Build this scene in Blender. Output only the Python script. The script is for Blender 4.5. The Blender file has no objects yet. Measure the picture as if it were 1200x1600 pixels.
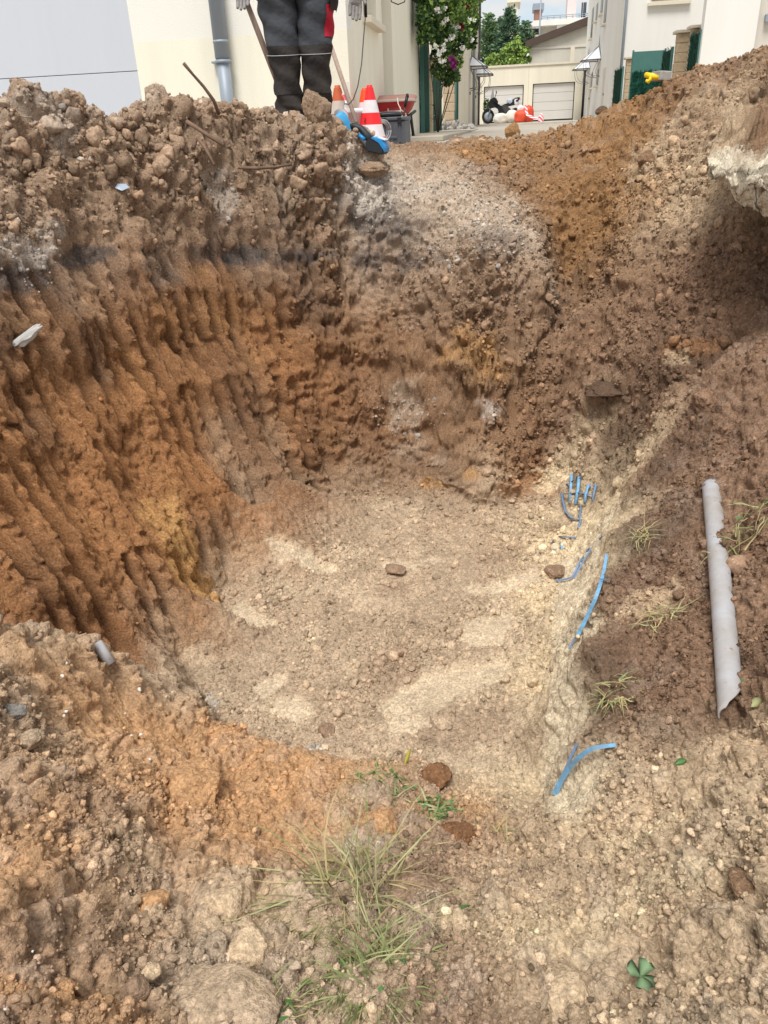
import bpy, bmesh, math, random
import numpy as np
from mathutils import Vector, Matrix, Euler
from mathutils.geometry import delaunay_2d_cdt
random.seed(7)
rng = np.random.default_rng(7)
R = math.radians
scene = bpy.context.scene
COL = scene.collection

# ---------------------------------------------------------------- camera, sky, sun, exposure
CAMZ, PITCH, ROLL, FPX = 1.9, R(26.5), R(2.6), 1202.0
sp_, cp_, sr_, cr_ = math.sin(PITCH), math.cos(PITCH), math.sin(ROLL), math.cos(ROLL)
right = Vector((cr_, -sr_ * sp_, -sr_ * cp_))
up = Vector((sr_, cr_ * sp_, cr_ * cp_))
fwd = Vector((0, cp_, -sp_))
cam_d = bpy.data.cameras.new('camera')
cam = bpy.data.objects.new('camera', cam_d)
COL.objects.link(cam)
cam.matrix_world = Matrix(((right.x, up.x, -fwd.x, 0), (right.y, up.y, -fwd.y, 0), (right.z, up.z, -fwd.z, CAMZ), (0, 0, 0, 1)))
cam_d.sensor_fit = 'VERTICAL'
cam_d.sensor_height = 24.0
cam_d.lens = 24.0 * FPX / 1600.0
cam_d.clip_start = 0.05
cam_d.clip_end = 2000
scene.camera = cam

SUN_EL, SUN_ROT = R(63), R(196)
world = bpy.data.worlds.new('World')
scene.world = world
world.use_nodes = True
wn, wl = world.node_tree.nodes, world.node_tree.links
wn.clear()
w_out = wn.new('ShaderNodeOutputWorld')
w_bg = wn.new('ShaderNodeBackground')
w_bg.inputs['Strength'].default_value = 0.092
sky = wn.new('ShaderNodeTexSky')
sky.sky_type = 'NISHITA'
sky.sun_disc = False
sky.sun_elevation = SUN_EL
sky.sun_rotation = SUN_ROT
sky.air_density = 1.0
sky.dust_density = 0.4
sky.ozone_density = 2.5
tc = wn.new('ShaderNodeTexCoord')
mp = wn.new('ShaderNodeMapping')
mp.inputs['Scale'].default_value = (1.0, 1.0, 3.2)
cn = wn.new('ShaderNodeTexNoise')
cn.inputs['Scale'].default_value = 5.0
cn.inputs['Detail'].default_value = 7
cn.inputs['Roughness'].default_value = 0.58
cr = wn.new('ShaderNodeValToRGB')
cr.color_ramp.elements[0].position = 0.26
cr.color_ramp.elements[1].position = 0.50
mx = wn.new('ShaderNodeMix')
mx.data_type = 'RGBA'
mx.inputs['B'].default_value = (6.2, 6.2, 6.15, 1)
wl.new(tc.outputs['Generated'], mp.inputs['Vector'])
wl.new(mp.outputs['Vector'], cn.inputs['Vector'])
wl.new(cn.outputs['Fac'], cr.inputs['Fac'])
wl.new(cr.outputs['Color'], mx.inputs['Factor'])
wl.new(sky.outputs['Color'], mx.inputs['A'])
wl.new(mx.outputs['Result'], w_bg.inputs['Color'])
wl.new(w_bg.outputs['Background'], w_out.inputs['Surface'])

sun_d = bpy.data.lights.new('sun', 'SUN')
sun_d.energy = 2.6
sun_d.angle = R(22)
sun_d.color = (1.0, 0.96, 0.9)
sun = bpy.data.objects.new('sun', sun_d)
COL.objects.link(sun)
# nishita: rotation measured from +Y towards +X
sdir = Vector((math.sin(SUN_ROT) * math.cos(SUN_EL), math.cos(SUN_ROT) * math.cos(SUN_EL), math.sin(SUN_EL)))
sun.rotation_euler = sdir.to_track_quat('Z', 'Y').to_euler()
sun.location = (0, 0, 20)

vs = scene.view_settings
vs.view_transform = 'Standard'
vs.look = 'None'
vs.gamma = 1
vs.exposure = 0.56
vs.use_curve_mapping = False

# ---------------------------------------------------------------- geometry helpers
def ray(px, py):
    u, v = (px - 600) / FPX, (800 - py) / FPX
    d = right * u + up * v + fwd
    return d
def PD(px, py, D):
    d = ray(px, py)
    t = D / d.y
    return Vector((d.x * t, D, CAMZ + d.z * t))
def PZ(px, py, z):
    d = ray(px, py)
    t = (z - CAMZ) / d.z
    return Vector((d.x * t, d.y * t, z))
def s2l(c):
    return tuple(((v / 255) / 12.92 if v / 255 <= .04045 else ((v / 255 + .055) / 1.055) ** 2.4) for v in c)

# ---------------------------------------------------------------- noise in numpy
def _hash(ix, iy, iz, seed):
    h = (ix.astype(np.uint32) * np.uint32(374761393)) ^ (iy.astype(np.uint32) * np.uint32(668265263)) ^ (iz.astype(np.uint32) * np.uint32(2147483647 - 58)) ^ np.uint32((seed * 1274126177) & 0xffffffff)
    h = (h ^ (h >> np.uint32(13))) * np.uint32(1274126177)
    h = (h ^ (h >> np.uint32(15))) * np.uint32(2246822519)
    return h ^ (h >> np.uint32(16))
def vnoise(p, scale, seed=0):
    """value noise, -1..1"""
    q = (p / scale).astype(np.float32)
    i = np.floor(q).astype(np.int32)
    f = q - i
    f = f * f * (3 - 2 * f)
    r = 0
    for dx in (0, 1):
        wx = f[:, 0] if dx else 1 - f[:, 0]
        for dy in (0, 1):
            wy = f[:, 1] if dy else 1 - f[:, 1]
            for dz in (0, 1):
                wz = f[:, 2] if dz else 1 - f[:, 2]
                h = _hash(i[:, 0] + dx, i[:, 1] + dy, i[:, 2] + dz, seed)
                r = r + (h.astype(np.float32) / 2147483648.0 - 1) * wx * wy * wz
    return r
def fbm(p, scale, octs=4, seed=0, gain=.5):
    r, a, s = 0, 1, 0
    for k in range(octs):
        r = r + a * vnoise(p + k * 17.3, scale / 2 ** k, seed + k)
        s += a
        a *= gain
    return r / s
def worley(p, scale, seed=0, full=False):
    """nearest-feature distance (cell units) and a random id per cell"""
    q = (p / scale).astype(np.float32)
    b = np.floor(q - .5).astype(np.int32)
    best = np.full(len(q), 9.0, np.float32); sec = np.full(len(q), 9.0, np.float32)
    bid = np.zeros(len(q), np.float32)
    for dx in (0, 1):
        for dy in (0, 1):
            for dz in (0, 1):
                ix, iy, iz = b[:, 0] + dx, b[:, 1] + dy, b[:, 2] + dz
                h = _hash(ix, iy, iz, seed)
                fx = (h & np.uint32(1023)).astype(np.float32) / 1023 * .7 + .15
                fy = ((h >> np.uint32(10)) & np.uint32(1023)).astype(np.float32) / 1023 * .7 + .15
                fz = ((h >> np.uint32(20)) & np.uint32(1023)).astype(np.float32) / 1023 * .7 + .15
                d = (q[:, 0] - ix - fx) ** 2 + (q[:, 1] - iy - fy) ** 2 + (q[:, 2] - iz - fz) ** 2
                m = d < best
                sec = np.where(m, best, np.minimum(sec, d)); best = np.where(m, d, best)
                bid = np.where(m, (h % np.uint32(997)).astype(np.float32) / 997, bid)
    if full: return np.sqrt(best), bid, np.sqrt(sec) - np.sqrt(best)
    return np.sqrt(best), bid
def sstep(a, b, x):
    t = np.clip((x - a) / (b - a), 0, 1)
    return t * t * (3 - 2 * t)

# ---------------------------------------------------------------- terrain control net
C = dict(
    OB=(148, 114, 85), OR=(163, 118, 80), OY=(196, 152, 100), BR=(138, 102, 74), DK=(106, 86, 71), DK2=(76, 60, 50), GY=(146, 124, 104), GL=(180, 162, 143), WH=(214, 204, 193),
    FL=(186, 164, 139), FP=(212, 192, 164), SD=(212, 192, 160), SL=(234, 215, 186), RB=(128, 103, 84), RT=(176, 155, 129), RL=(196, 173, 144),
    MO=(166, 128, 90), MB=(146, 118, 94), FO=(180, 142, 105), FG=(171, 151, 128), FD=(142, 119, 99), DG=(92, 86, 84), ST=(156, 152, 146))
C = {k: np.minimum(np.array(s2l(v)) * {'FG': 1.34, 'FL': 1.06, 'FP': 1.08, 'RT': 1.26, 'RL': 1.22, 'SD': 1.15, 'FO': 1.35, 'FD': 1.35, 'GY': 1.25, 'GL': 1.15, 'RB': 1.38, 'MO': .86, 'MB': 1.02, 'OR': 1.05, 'OB': 1.08, 'BR': 1.1}.get(k, 1.0), .8) for k, v in C.items()}
STREET0, STREET_SL = 1.72, 0.0036            # street height at the camera, rise per metre
def street_z(y):
    return STREET0 + STREET_SL * y
net = []          # x, y, z, colour, lump (0..1 coarse lumps), grain (0..1 fine lumps)
def cd(px, py, D, c, l=.4, g=.5): net.append((*PD(px, py, D), c, l, g))
def cz(px, py, z, c, l=.4, g=.5): net.append((*PZ(px, py, z), c, l, g))
def cw(x, y, z, c, l=.3, g=.5): net.append((x, y, z, c, l, g))
# pit floor
for px, py in ((525, 800), (600, 806), (700, 812), (780, 800), (850, 792)): cz(px, py, 0, 'FL', .1, .5)
for px, py, z in ((880, 860, .02), (872, 950, .02), (862, 1100, .02), (850, 1230, .03)): cz(px, py, z, 'SD', .1, .6)
for px, py, z in ((700, 1210, .07), (560, 1196, .12), (430, 1168, .14), (330, 1128, .16)):
    cz(px, py, z, 'FO' if px < 650 else 'FG', .5, .8)
    p = PZ(px, py, z); q = Vector((0, 0, CAMZ)) + (p - Vector((0, 0, CAMZ))) * ((p.y + .13) / p.y); net.append((q.x, q.y, .0, 'FL', .1, .6))
for px, py in ((283, 1040), (335, 935), (400, 868), (468, 820)): cz(px, py, 0, 'FL', .1, .5)
for px, py in ((500, 900), (620, 900), (760, 900), (420, 1000), (560, 1020), (700, 1040), (440, 1100), (600, 1120)): cz(px, py, 0, 'FL', .06, .6)
for px, py in ((800, 1000), (800, 1120), (790, 1180)): cz(px, py, 0.01, 'FL', .08, .6)
for px, py in ((835, 950), (830, 1050), (815, 1150), (800, 1225)): cz(px, py, 0.015, 'SD', .08, .7)
# far wall
for px, py, D, c in ((500, 740, 3.90, 'BR'), (600, 740, 3.98, 'MB'), (700, 740, 3.92, 'MB'), (790, 730, 3.92, 'OB'), (850, 735, 3.95, 'BR'),
                     (480, 640, 4.02, 'BR'), (560, 640, 4.16, 'BR'), (650, 640, 4.12, 'OB'), (740, 640, 3.98, 'OB'), (815, 640, 4.04, 'MB'),
                     (460, 520, 4.18, 'OR'), (560, 520, 4.34, 'OB'), (650, 520, 4.18, 'MB'), (740, 520, 4.02, 'MB'), (810, 520, 4.08, 'MB'), (852, 520, 4.17, 'MB'), (832, 600, 4.10, 'MB'),
                     (460, 410, 4.33, 'DK'), (560, 410, 4.5, 'GY'), (650, 410, 4.5, 'GY'), (740, 400, 4.24, 'GY'), (805, 410, 4.26, 'GY'), (856, 420, 4.30, 'GY')):
    cd(px, py, D, c, .62, .7)
for px, py, D, c in ((450, 330, 4.5, 'GL'), (560, 300, 4.75, 'WH'), (650, 310, 4.75, 'GL'), (740, 310, 4.62, 'GL'), (800, 330, 4.58, 'GL'), (838, 360, 4.52, 'GL')):
    cd(px, py, D, c, .3, .8)
# shelf and small ridge at the rim
for px, py, D, c in ((610, 255, 5.1, 'GL'), (660, 235, 5.35, 'MB'), (720, 238, 5.4, 'MO'), (760, 260, 5.2, 'MB'), (680, 268, 5.1, 'GL')):
    cd(px, py, D, c, .55, .8)
# left heap crest and face
for px, py, D in ((-140, 165, 3.3), (0, 172, 3.55), (55, 162, 3.65), (140, 186, 3.8), (215, 192, 3.95), (262, 165, 4.1), (340, 166, 4.3), (400, 166, 4.5), (460, 188, 4.65), (520, 206, 4.8), (566, 222, 4.9)):
    cd(px, py, D, 'GY', .9, .9)
for px, py, D in ((-140, 280, 3.05), (0, 290, 3.25), (90, 300, 3.45), (200, 290, 3.7), (300, 270, 4.0), (380, 260, 4.3), (460, 255, 4.5), (530, 260, 4.7)):
    cd(px, py, D, 'GY', .8, .8)
for px, py, D, c in ((-140, 400, 2.8, 'BR'), (0, 400, 2.98, 'FD'), (90, 400, 3.2, 'FD'), (170, 380, 3.5, 'FD'), (250, 360, 3.85, 'FD'), (330, 345, 4.12, 'GY'), (390, 335, 4.35, 'GY')):
    cd(px, py, D, c, .6, .6)
# left wall, top to bottom
for px, py, D, c in ((-160, 520, 2.55, 'BR'), (0, 500, 2.83, 'DK'), (110, 480, 3.1, 'DK'), (200, 450, 3.45, 'BR'), (280, 420, 3.8, 'BR'), (360, 400, 4.1, 'DK'),
                     (-160, 680, 2.25, 'OR'), (0, 640, 2.6, 'OR'), (110, 620, 2.92, 'OR'), (210, 590, 3.28, 'OR'), (300, 560, 3.62, 'OR'), (380, 540, 3.95, 'OR'),
                     (-160, 850, 1.9, 'OR'), (0, 800, 2.3, 'OR'), (110, 770, 2.68, 'OR'), (215, 740, 3.05, 'OR'), (310, 710, 3.38, 'OR'), (400, 670, 3.72, 'BR'),
                     (60, 900, 2.22, 'BR'), (150, 900, 2.42, 'OR'), (230, 860, 2.7, 'OR'), (310, 830, 3.02, 'OR'), (390, 780, 3.36, 'OR'), (460, 745, 3.66, 'BR'),
                     (215, 980, 2.36, 'BR'), (290, 925, 2.68, 'OR')):
    cd(px, py, D, c, .3, .4)
# behind the left heap
for x, y in ((-2.6, 3.6), (-2.3, 4.5), (-1.5, 5.2), (-.8, 5.6), (-.3, 6.0), (.2, 6.1), (.9, 6.3)): cw(x, y, street_z(y) + .03, 'GY', .5, .7)
cw(-.41, 5.95, 1.92, "GY", .4, .7); cw(-.95, 5.75, 1.9, 'GY', .4, .7); cw(-.3, 5.6, 1.84, 'GY', .5, .7)
for x, y in ((-4.4, 2.5), (-4.4, 5), (-4.4, 8.6), (-2, 6.6), (-1, 6.7), (0, 6.75), (1, 6.9), (2.2, 8), (-2, 8.6), (0, 8.6), (2, 8.8), (4.4, 8.8), (4.4, 7)): cw(x, y, street_z(y) - .06, 'ST', .1, .2)
# loose slope and mound on the far right
for px, py, D, c in ((780, 240, 5.4, 'MO'), (800, 222, 5.55, 'MO'), (850, 226, 5.6, 'MO'), (900, 195, 5.65, 'MO'), (1000, 146, 5.4, 'MO'), (1100, 108, 5.1, 'MB'), (1200, 72, 4.8, 'MB'), (1330, 20, 4.6, 'MB')):
    cd(px, py, D, c, .5, .7)
for px, py, D, c in ((880, 300, 5.1, 'MO'), (980, 240, 5.1, 'MO'), (1060, 220, 4.75, 'RT'), (900, 400, 4.72, 'MO'), (980, 330, 4.7, 'MO'), (1060, 310, 4.3, 'RT'), (886, 500, 4.68, 'MB'), (888, 440, 4.84, 'MO'), (868, 350, 4.95, 'MO'),
                     (960, 430, 4.3, 'MB'), (1060, 400, 3.95, 'RB'), (876, 600, 4.38, 'RB'), (960, 540, 3.95, 'RB'), (1060, 500, 3.65, 'RB'), (1130, 440, 3.6, 'RB'),
                     (870, 680, 4.02, 'RB'), (950, 640, 3.7, 'RB'), (1040, 600, 3.35, 'RB'), (1130, 560, 3.2, 'RB'), (1200, 560, 3.0, 'RB'), (1320, 560, 2.8, 'RB'), (880, 730, 3.9, 'SD')):
    cd(px, py, D, c, .45, .9)
for px, py, D, c in ((1205, 500, 3.25, 'RB'), (1148, 372, 3.72, 'RB'), (1330, 540, 2.9, 'RB'), (1215, 540, 4.0, 'DK2'), (1172, 400, 4.15, 'DK2'), (1330, 560, 3.6, 'DK2'), (1225, 380, 4.45, 'DK2'), (1330, 380, 4.2, 'DK2'), (1130, 300, 4.0, 'RT'), (1200, 180, 4.15, 'MB'), (1330, 150, 3.9, 'MB'), (1130, 180, 4.5, 'RT'), (1210, 255, 3.95, 'RT')):  # darkest tone paints the slab's shadow into the soil of the hollow
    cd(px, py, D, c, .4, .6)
# top of right bank, edge of the pit
for px, py, z, c in ((985, 752, .46, 'RB'), (955, 830, .44, 'RT'), (935, 900, .41, 'RT'), (903, 1010, .40, 'RB'), (890, 1140, .36, 'RB'), (903, 1262, .3, 'RT'), (930, 740, .2, 'SD'), (915, 800, .12, 'SD'), (905, 870, .1, 'SD')):
    cz(px, py, z, c, .2, .6)
for px, py, z in ((977, 762, .40), (948, 832, .38), (928, 902, .35), (897, 1012, .34), (884, 1142, .30), (897, 1258, .24)): cz(px, py, z, 'SD', .02, .15)
for px, py, z, c in ((1000, 752, .49, 'DK'), (962, 828, .46, 'DK'), (943, 900, .43, 'RB'), (910, 1010, .42, 'DK'), (897, 1140, .38, 'DK')): cz(px, py, z, c, .4, .7)
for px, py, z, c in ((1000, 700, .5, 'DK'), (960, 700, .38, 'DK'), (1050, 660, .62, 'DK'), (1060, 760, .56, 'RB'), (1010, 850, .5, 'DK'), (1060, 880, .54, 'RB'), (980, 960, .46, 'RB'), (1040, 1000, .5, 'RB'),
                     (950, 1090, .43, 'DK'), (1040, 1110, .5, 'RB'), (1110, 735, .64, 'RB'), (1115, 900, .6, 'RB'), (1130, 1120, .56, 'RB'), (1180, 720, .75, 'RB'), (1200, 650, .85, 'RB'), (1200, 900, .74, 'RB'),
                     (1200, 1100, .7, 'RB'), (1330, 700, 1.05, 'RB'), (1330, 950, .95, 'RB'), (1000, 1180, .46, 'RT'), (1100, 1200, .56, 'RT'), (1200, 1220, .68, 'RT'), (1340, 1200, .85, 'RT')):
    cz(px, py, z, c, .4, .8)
# foreground
for px, py, z, c in ((-180, 900, .9, 'FG'), (0, 955, .76, 'FG'), (90, 962, .66, 'FG'), (160, 990, .5, 'FG'), (215, 1030, .34, 'FG'), (280, 1065, .22, 'FG')):
    cz(px, py, z, c, .6, .9)
def trough(px, py, z, back, drop, c):
    p = PZ(px, py, z); d = (p - Vector((0, 0, CAMZ))); d2 = d * ((d.y + back) / d.y); net.append((d2.x, d2.y, CAMZ + d2.z - drop, c, .4, .5))
for px, py, z in ((-180, 900, .9), (0, 955, .76), (90, 962, .66), (160, 990, .5), (215, 1030, .34)): trough(px, py, z, .20, .14, 'OR')
for px, py, z, c in ((-150, 1150, .8, 'FG'), (0, 1150, .66, 'FG'), (100, 1130, .5, 'FG'), (200, 1130, .34, 'FO'), (280, 1160, .2, 'FO'), (0, 1350, .74, 'FO'), (120, 1280, .56, 'FD'), (250, 1260, .36, 'FO'),
                     (380, 1240, .18, 'FO'), (470, 1230, .14, 'FO'), (560, 1235, .12, 'FG'), (640, 1240, .12, 'FD'), (720, 1260, .12, 'FO'), (790, 1275, .1, 'RT'), (850, 1270, .12, 'RT'),
                     (420, 1330, .3, 'FO'), (560, 1330, .3, 'FG'), (680, 1340, .26, 'FD'), (800, 1340, .24, 'RT'), (900, 1330, .32, 'RT'), (1000, 1300, .44, 'RT'), (1100, 1310, .56, 'RT'), (1200, 1330, .66, 'RT'),
                     (0, 1500, .78, 'FD'), (120, 1450, .66, 'FD'), (250, 1420, .5, 'FG'), (400, 1440, .44, 'FG'), (560, 1450, .42, 'FG'), (680, 1450, .4, 'FD'), (800, 1450, .4, 'RT'), (950, 1450, .46, 'RL'), (1100, 1450, .6, 'RT'), (1200, 1480, .7, 'RT'),
                     (0, 1610, .8, 'FD'), (150, 1600, .7, 'FO'), (300, 1610, .6, 'FG'), (450, 1610, .58, 'FG'), (600, 1610, .55, 'FG'), (750, 1610, .55, 'FD'), (900, 1610, .58, 'RT'), (1050, 1610, .66, 'RT'), (1200, 1610, .74, 'RT')):
    cz(px, py, z, c, .55, .9)
for x, y, z in ((-2.4, .3, 1.25), (-1.2, .0, .95), (0, -.1, .75), (1.2, 0, .95), (2.4, .4, 1.3), (-5, -1.2, 1.6), (0, -1.2, 1.1), (5, -1.2, 1.6), (-3.2, 1.4, 1.5), (3, 1.6, 1.35), (3.2, 2.6, 1.5), (3.6, 4.0, 2.1), (5, 3, 1.7), (5, 9, 1.7), (-5, 9, 1.7), (-5, 1, 1.65)):
    cw(x, y, z, 'FG', .4, .7)
for x, y in ((2.0, 6.6), (3.0, 6.4), (4.3, 5.6), (1.4, 6.5)): cw(x, y, street_z(y), 'MO', .4, .6)
# ---------------------------------------------------------------- interpolate the net to a coarse field
GX0, GX1, GY0, GY1, GS = -5.0, 5.0, -1.2, 9.0, 0.02
gnx, gny = int((GX1 - GX0) / GS) + 1, int((GY1 - GY0) / GS) + 1
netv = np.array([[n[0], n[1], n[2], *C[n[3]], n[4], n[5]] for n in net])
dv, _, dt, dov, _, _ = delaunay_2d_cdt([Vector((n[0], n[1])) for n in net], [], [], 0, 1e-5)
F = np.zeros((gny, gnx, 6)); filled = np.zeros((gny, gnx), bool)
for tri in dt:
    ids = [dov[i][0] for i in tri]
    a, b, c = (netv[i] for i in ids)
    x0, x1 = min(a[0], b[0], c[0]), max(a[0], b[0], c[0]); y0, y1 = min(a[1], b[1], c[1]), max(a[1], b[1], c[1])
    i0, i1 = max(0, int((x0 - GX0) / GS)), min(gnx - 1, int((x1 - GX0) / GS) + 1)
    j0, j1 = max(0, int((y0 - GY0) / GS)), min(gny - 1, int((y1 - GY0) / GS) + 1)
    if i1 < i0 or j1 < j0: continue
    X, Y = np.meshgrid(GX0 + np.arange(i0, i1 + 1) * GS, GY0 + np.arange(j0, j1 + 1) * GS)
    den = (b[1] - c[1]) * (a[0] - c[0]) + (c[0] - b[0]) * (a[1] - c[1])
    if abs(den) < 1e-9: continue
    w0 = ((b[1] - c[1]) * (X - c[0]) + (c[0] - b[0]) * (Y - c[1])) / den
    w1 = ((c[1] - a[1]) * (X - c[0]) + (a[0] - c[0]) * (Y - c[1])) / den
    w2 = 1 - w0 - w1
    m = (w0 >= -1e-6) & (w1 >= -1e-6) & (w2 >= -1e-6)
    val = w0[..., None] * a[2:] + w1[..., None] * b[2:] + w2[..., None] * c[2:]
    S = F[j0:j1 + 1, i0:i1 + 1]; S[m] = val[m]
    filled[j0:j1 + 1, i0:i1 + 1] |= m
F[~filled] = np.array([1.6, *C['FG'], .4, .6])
def blur(A, r):
    if r < 1: return A
    k = np.exp(-.5 * (np.arange(-2 * r, 2 * r + 1) / r) ** 2); k /= k.sum()
    P = np.pad(A, ((2 * r, 2 * r), (0, 0), (0, 0)), mode='edge')
    A = sum(k[i] * P[i:i + A.shape[0]] for i in range(4 * r + 1))
    P = np.pad(A, ((0, 0), (2 * r, 2 * r), (0, 0)), mode='edge')
    return sum(k[i] * P[:, i:i + A.shape[1]] for i in range(4 * r + 1))
Zf = blur(F[..., :1], 1)[..., 0]
Zs = blur(F[..., :1], 4)[..., 0]
Cf = blur(F[..., 1:], 2)
def samp(A, x, y):
    fx = np.clip((x - GX0) / GS, 0, gnx - 1.001); fy = np.clip((y - GY0) / GS, 0, gny - 1.001)
    i, j = fx.astype(int), fy.astype(int); tx, ty = fx - i, fy - j
    if A.ndim == 3: tx, ty = tx[..., None], ty[..., None]
    return (A[j, i] * (1 - tx) + A[j, i + 1] * tx) * (1 - ty) + (A[j + 1, i] * (1 - tx) + A[j + 1, i + 1] * tx) * ty
def hit(px, py, d0=.4, lift=0.0):
    """where a sight line meets the soil"""
    d = ray(px, py)
    D = np.arange(d0, 8.5, .004)
    zr = CAMZ + d.z / d.y * D; zt = samp(Zf, d.x / d.y * D, D)
    k = np.nonzero(zr < zt)[0]
    D = D[k[0]] if len(k) else 8.4
    return Vector((d.x / d.y * D, D, CAMZ + d.z / d.y * D + lift))

# ---------------------------------------------------------------- the soil sheet: rows get wider and sparser with distance
ys = []; y = -.7
while y < 8.9:
    ys.append(y)
    y += .02 if y < .42 else .0046 if y < 1.9 else .0048 if y < 5.3 else .011 if y < 6.2 else .05
ys = np.array(ys); NR, NC = len(ys), 880
sx = np.linspace(-1, 1, NC)
X = sx[None, :] * (.86 + .44 * np.clip(ys, -.2, 9))[:, None]; Y = np.repeat(ys[:, None], NC, 1)
x, y = X.ravel(), Y.ravel()
z = samp(Zf, x, y)
P0 = np.stack([x, y, z], 1)
wx, wy = .11 * fbm(P0, .28, 4, 21, .6), .11 * fbm(P0, .28, 4, 22, .6)
wk_ = 1 - .8 * (sstep(.35, .5, x) * sstep(1.15, .95, x - .12 * y + .1) * sstep(3.4, 3.1, y) * sstep(1.2, 1.4, y))
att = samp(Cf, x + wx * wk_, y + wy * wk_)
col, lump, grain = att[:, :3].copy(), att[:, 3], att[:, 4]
gx = (samp(Zs, x + .03, y) - samp(Zs, x - .03, y)) / .06; gy = (samp(Zs, x, y + .03) - samp(Zs, x, y - .03)) / .06
nrm = np.stack([-gx, -gy, np.ones_like(gx)], 1); nl = np.linalg.norm(nrm, axis=1)
nrm /= nl[:, None]
steep = np.clip((nl - 1.1) / 1.2, 0, 1)
P = np.stack([x, y, z], 1)

# tooth marks of the digger bucket in the left and far walls
A0, A1 = np.array([-1.25, 1.7]), np.array([-.28, 3.95])
ad = (A1 - A0) / np.linalg.norm(A1 - A0); an = np.array([ad[1], -ad[0]])      # an points into the pit
al = (x - A0[0]) * ad[0] + (y - A0[1]) * ad[1]
off = (x - A0[0]) * an[0] + (y - A0[1]) * an[1]
lw = sstep(.25, .7, steep) * sstep(.02, .18, z) * sstep(1.62, 1.30, z + .12 * vnoise(P, .25, 91)) * sstep(-1.15, -.9, -np.abs(off + .25)) * sstep(-.5, .1, al) * sstep(2.95, 2.35, al)
fw = sstep(.25, .7, steep) * sstep(.25, .7, z) * sstep(1.62, 1.4, z) * sstep(.95, .6, x) * sstep(3.5, 3.8, y) * (1 - lw)
wob = .018 * vnoise(P, .7, 31) + .004 * vnoise(P, .2, 32)
zz = z + .11 * vnoise(np.stack([al, al * 0, al * 0], 1), .6, 33) + .10 * (al - 1.3)
ga = al + wob - .04 * z + .016 * vnoise(np.stack([al, al * 0, np.round(z / .4) * .3], 1), .16, 38)
cell = ga / .104
ci = np.floor(cell); cf = cell - ci
hsh = lambda a_, b_: (np.sin(a_ * 78.233 + b_) * 43758.5453) % 1.0
zz = zz + .05 * (hsh(np.floor(cell + .15), 3.1) - .5)
TH = .42
tier = np.floor(zz / TH); q = 1 - (zz / TH - tier)                          # q: 0 at the top of a bite, 1 at its foot
tri = np.where(q < .55, q / .55, (1 - q) / .45)
wid = .36 + .16 * hsh(ci, 37.7)
deep = (.55 + .45 * sstep(.15, .5, hsh(ci, tier * 11.1 + 5))) * (.25 + .75 * sstep(.12, .3, hsh(ci + 3.3, tier * 5.7 + 1))) * (1 - .35 * sstep(.88, 1, q)) * (1 - .35 * sstep(.10, 0, q))
gsm = sstep(wid / 2 + .05, wid / 2 - .04, np.abs(cf - .5)) * deep
lown = sstep(-.7, -.25, vnoise(P, .5, 35))
groove = gsm * lw * (.35 + .65 * lown)
fa = x + .22 * (z - 1.0) * .6 + .025 * vnoise(P, .4, 37)
fc = fa / .19; fi = np.floor(fc); ff = fc - fi
fdeep = ((np.sin(fi * 57.3 + np.floor(z / .5 + fi * .37) * 17.7) * 24634.63) % 1.0)
fg = sstep(.11, .05, np.abs(ff - .5)) * sstep(.45, .8, fdeep) * fw
fp = sstep(.12, .05, np.abs(ff - .5))

wallish = sstep(.15, .6, steep)
smooth = np.clip(groove * 1.8 + fg * 1.2, 0, 1)
lump_m = lump * (1 - .85 * smooth); grain_m = grain * (1 - .9 * smooth)
warp = np.stack([vnoise(P, .09, 51), vnoise(P, .09, 52), vnoise(P, .09, 53)], 1) * .022
warp2 = np.stack([vnoise(P, .03, 54), vnoise(P, .03, 55), vnoise(P, .03, 56)], 1) * .008
w0, id0, e0 = worley(P + warp * 2.6, .30, 2, True); w1, id1, e1 = worley(P + warp * 1.5 + warp2, .15, 3, True); w2, id2, e2 = worley(P + warp * .8 + warp2, .066, 4, True); w3, id3, e3 = worley(P + warp * .35 + warp2, .029, 5, True)
dome = lambda w, r=.85: np.clip(1 - (w / r) ** 2, 0, 1)
edg = lambda d, e: np.clip(d * 1.1, 0, 1) * np.clip(e / .22, 0, 1) ** .7
d0, d1, d2, d3 = edg(dome(w0), e0), edg(dome(w1), e1), edg(dome(w2), e2), edg(dome(w3), e3)
# broken faces: blocks at their own heights with cracks between
k1, k2, k3 = ((i_ - .45) * 2 * sstep(0, .16, e_) for i_, e_ in ((id1, e1), (id2, e2), (id3, e3)))
f1 = fbm(P, .35, 4, 11); f2 = fbm(P, .07, 4, 12, .6)
near = np.clip(1.0 - .0 * y, 0, 1)
disp = (.055 * f1 * (.4 + lump_m) * (1 - .5 * lw) + lump_m ** 1.2 * (.10 * d0 * id0 * sstep(.5, .9, lump_m) + .085 * d1 * id1 + .050 * d2 * id2) - .03 * lump_m
        + grain_m * (.012 * d3 * id3 + .008 * k3 + .017 * f2 + .006 * vnoise(P, .014, 19)) + .007 * f2 * (1 - smooth))
fwall = wallish * (y > 3.6) * (x > -.5) * (x < .75)
disp += fwall * (.15 * fbm(P, .5, 4, 15, .55) + .024 * k1 + .017 * k2 + .011 * k3 + .018 * np.abs(fbm(P, .12, 4, 18, .65)) - .035 * lump_m * (d1 * id1 + d2 * id2))
disp += wallish * (1 - smooth) * (1 - .75 * lw) * (.040 * np.abs(f2) + .020 * np.clip(w2 - .35, 0, 1) + .05 * np.abs(fbm(P * np.array([1, 1, .6]), .22, 4, 13)) - .025)
disp += - .042 * fg
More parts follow.
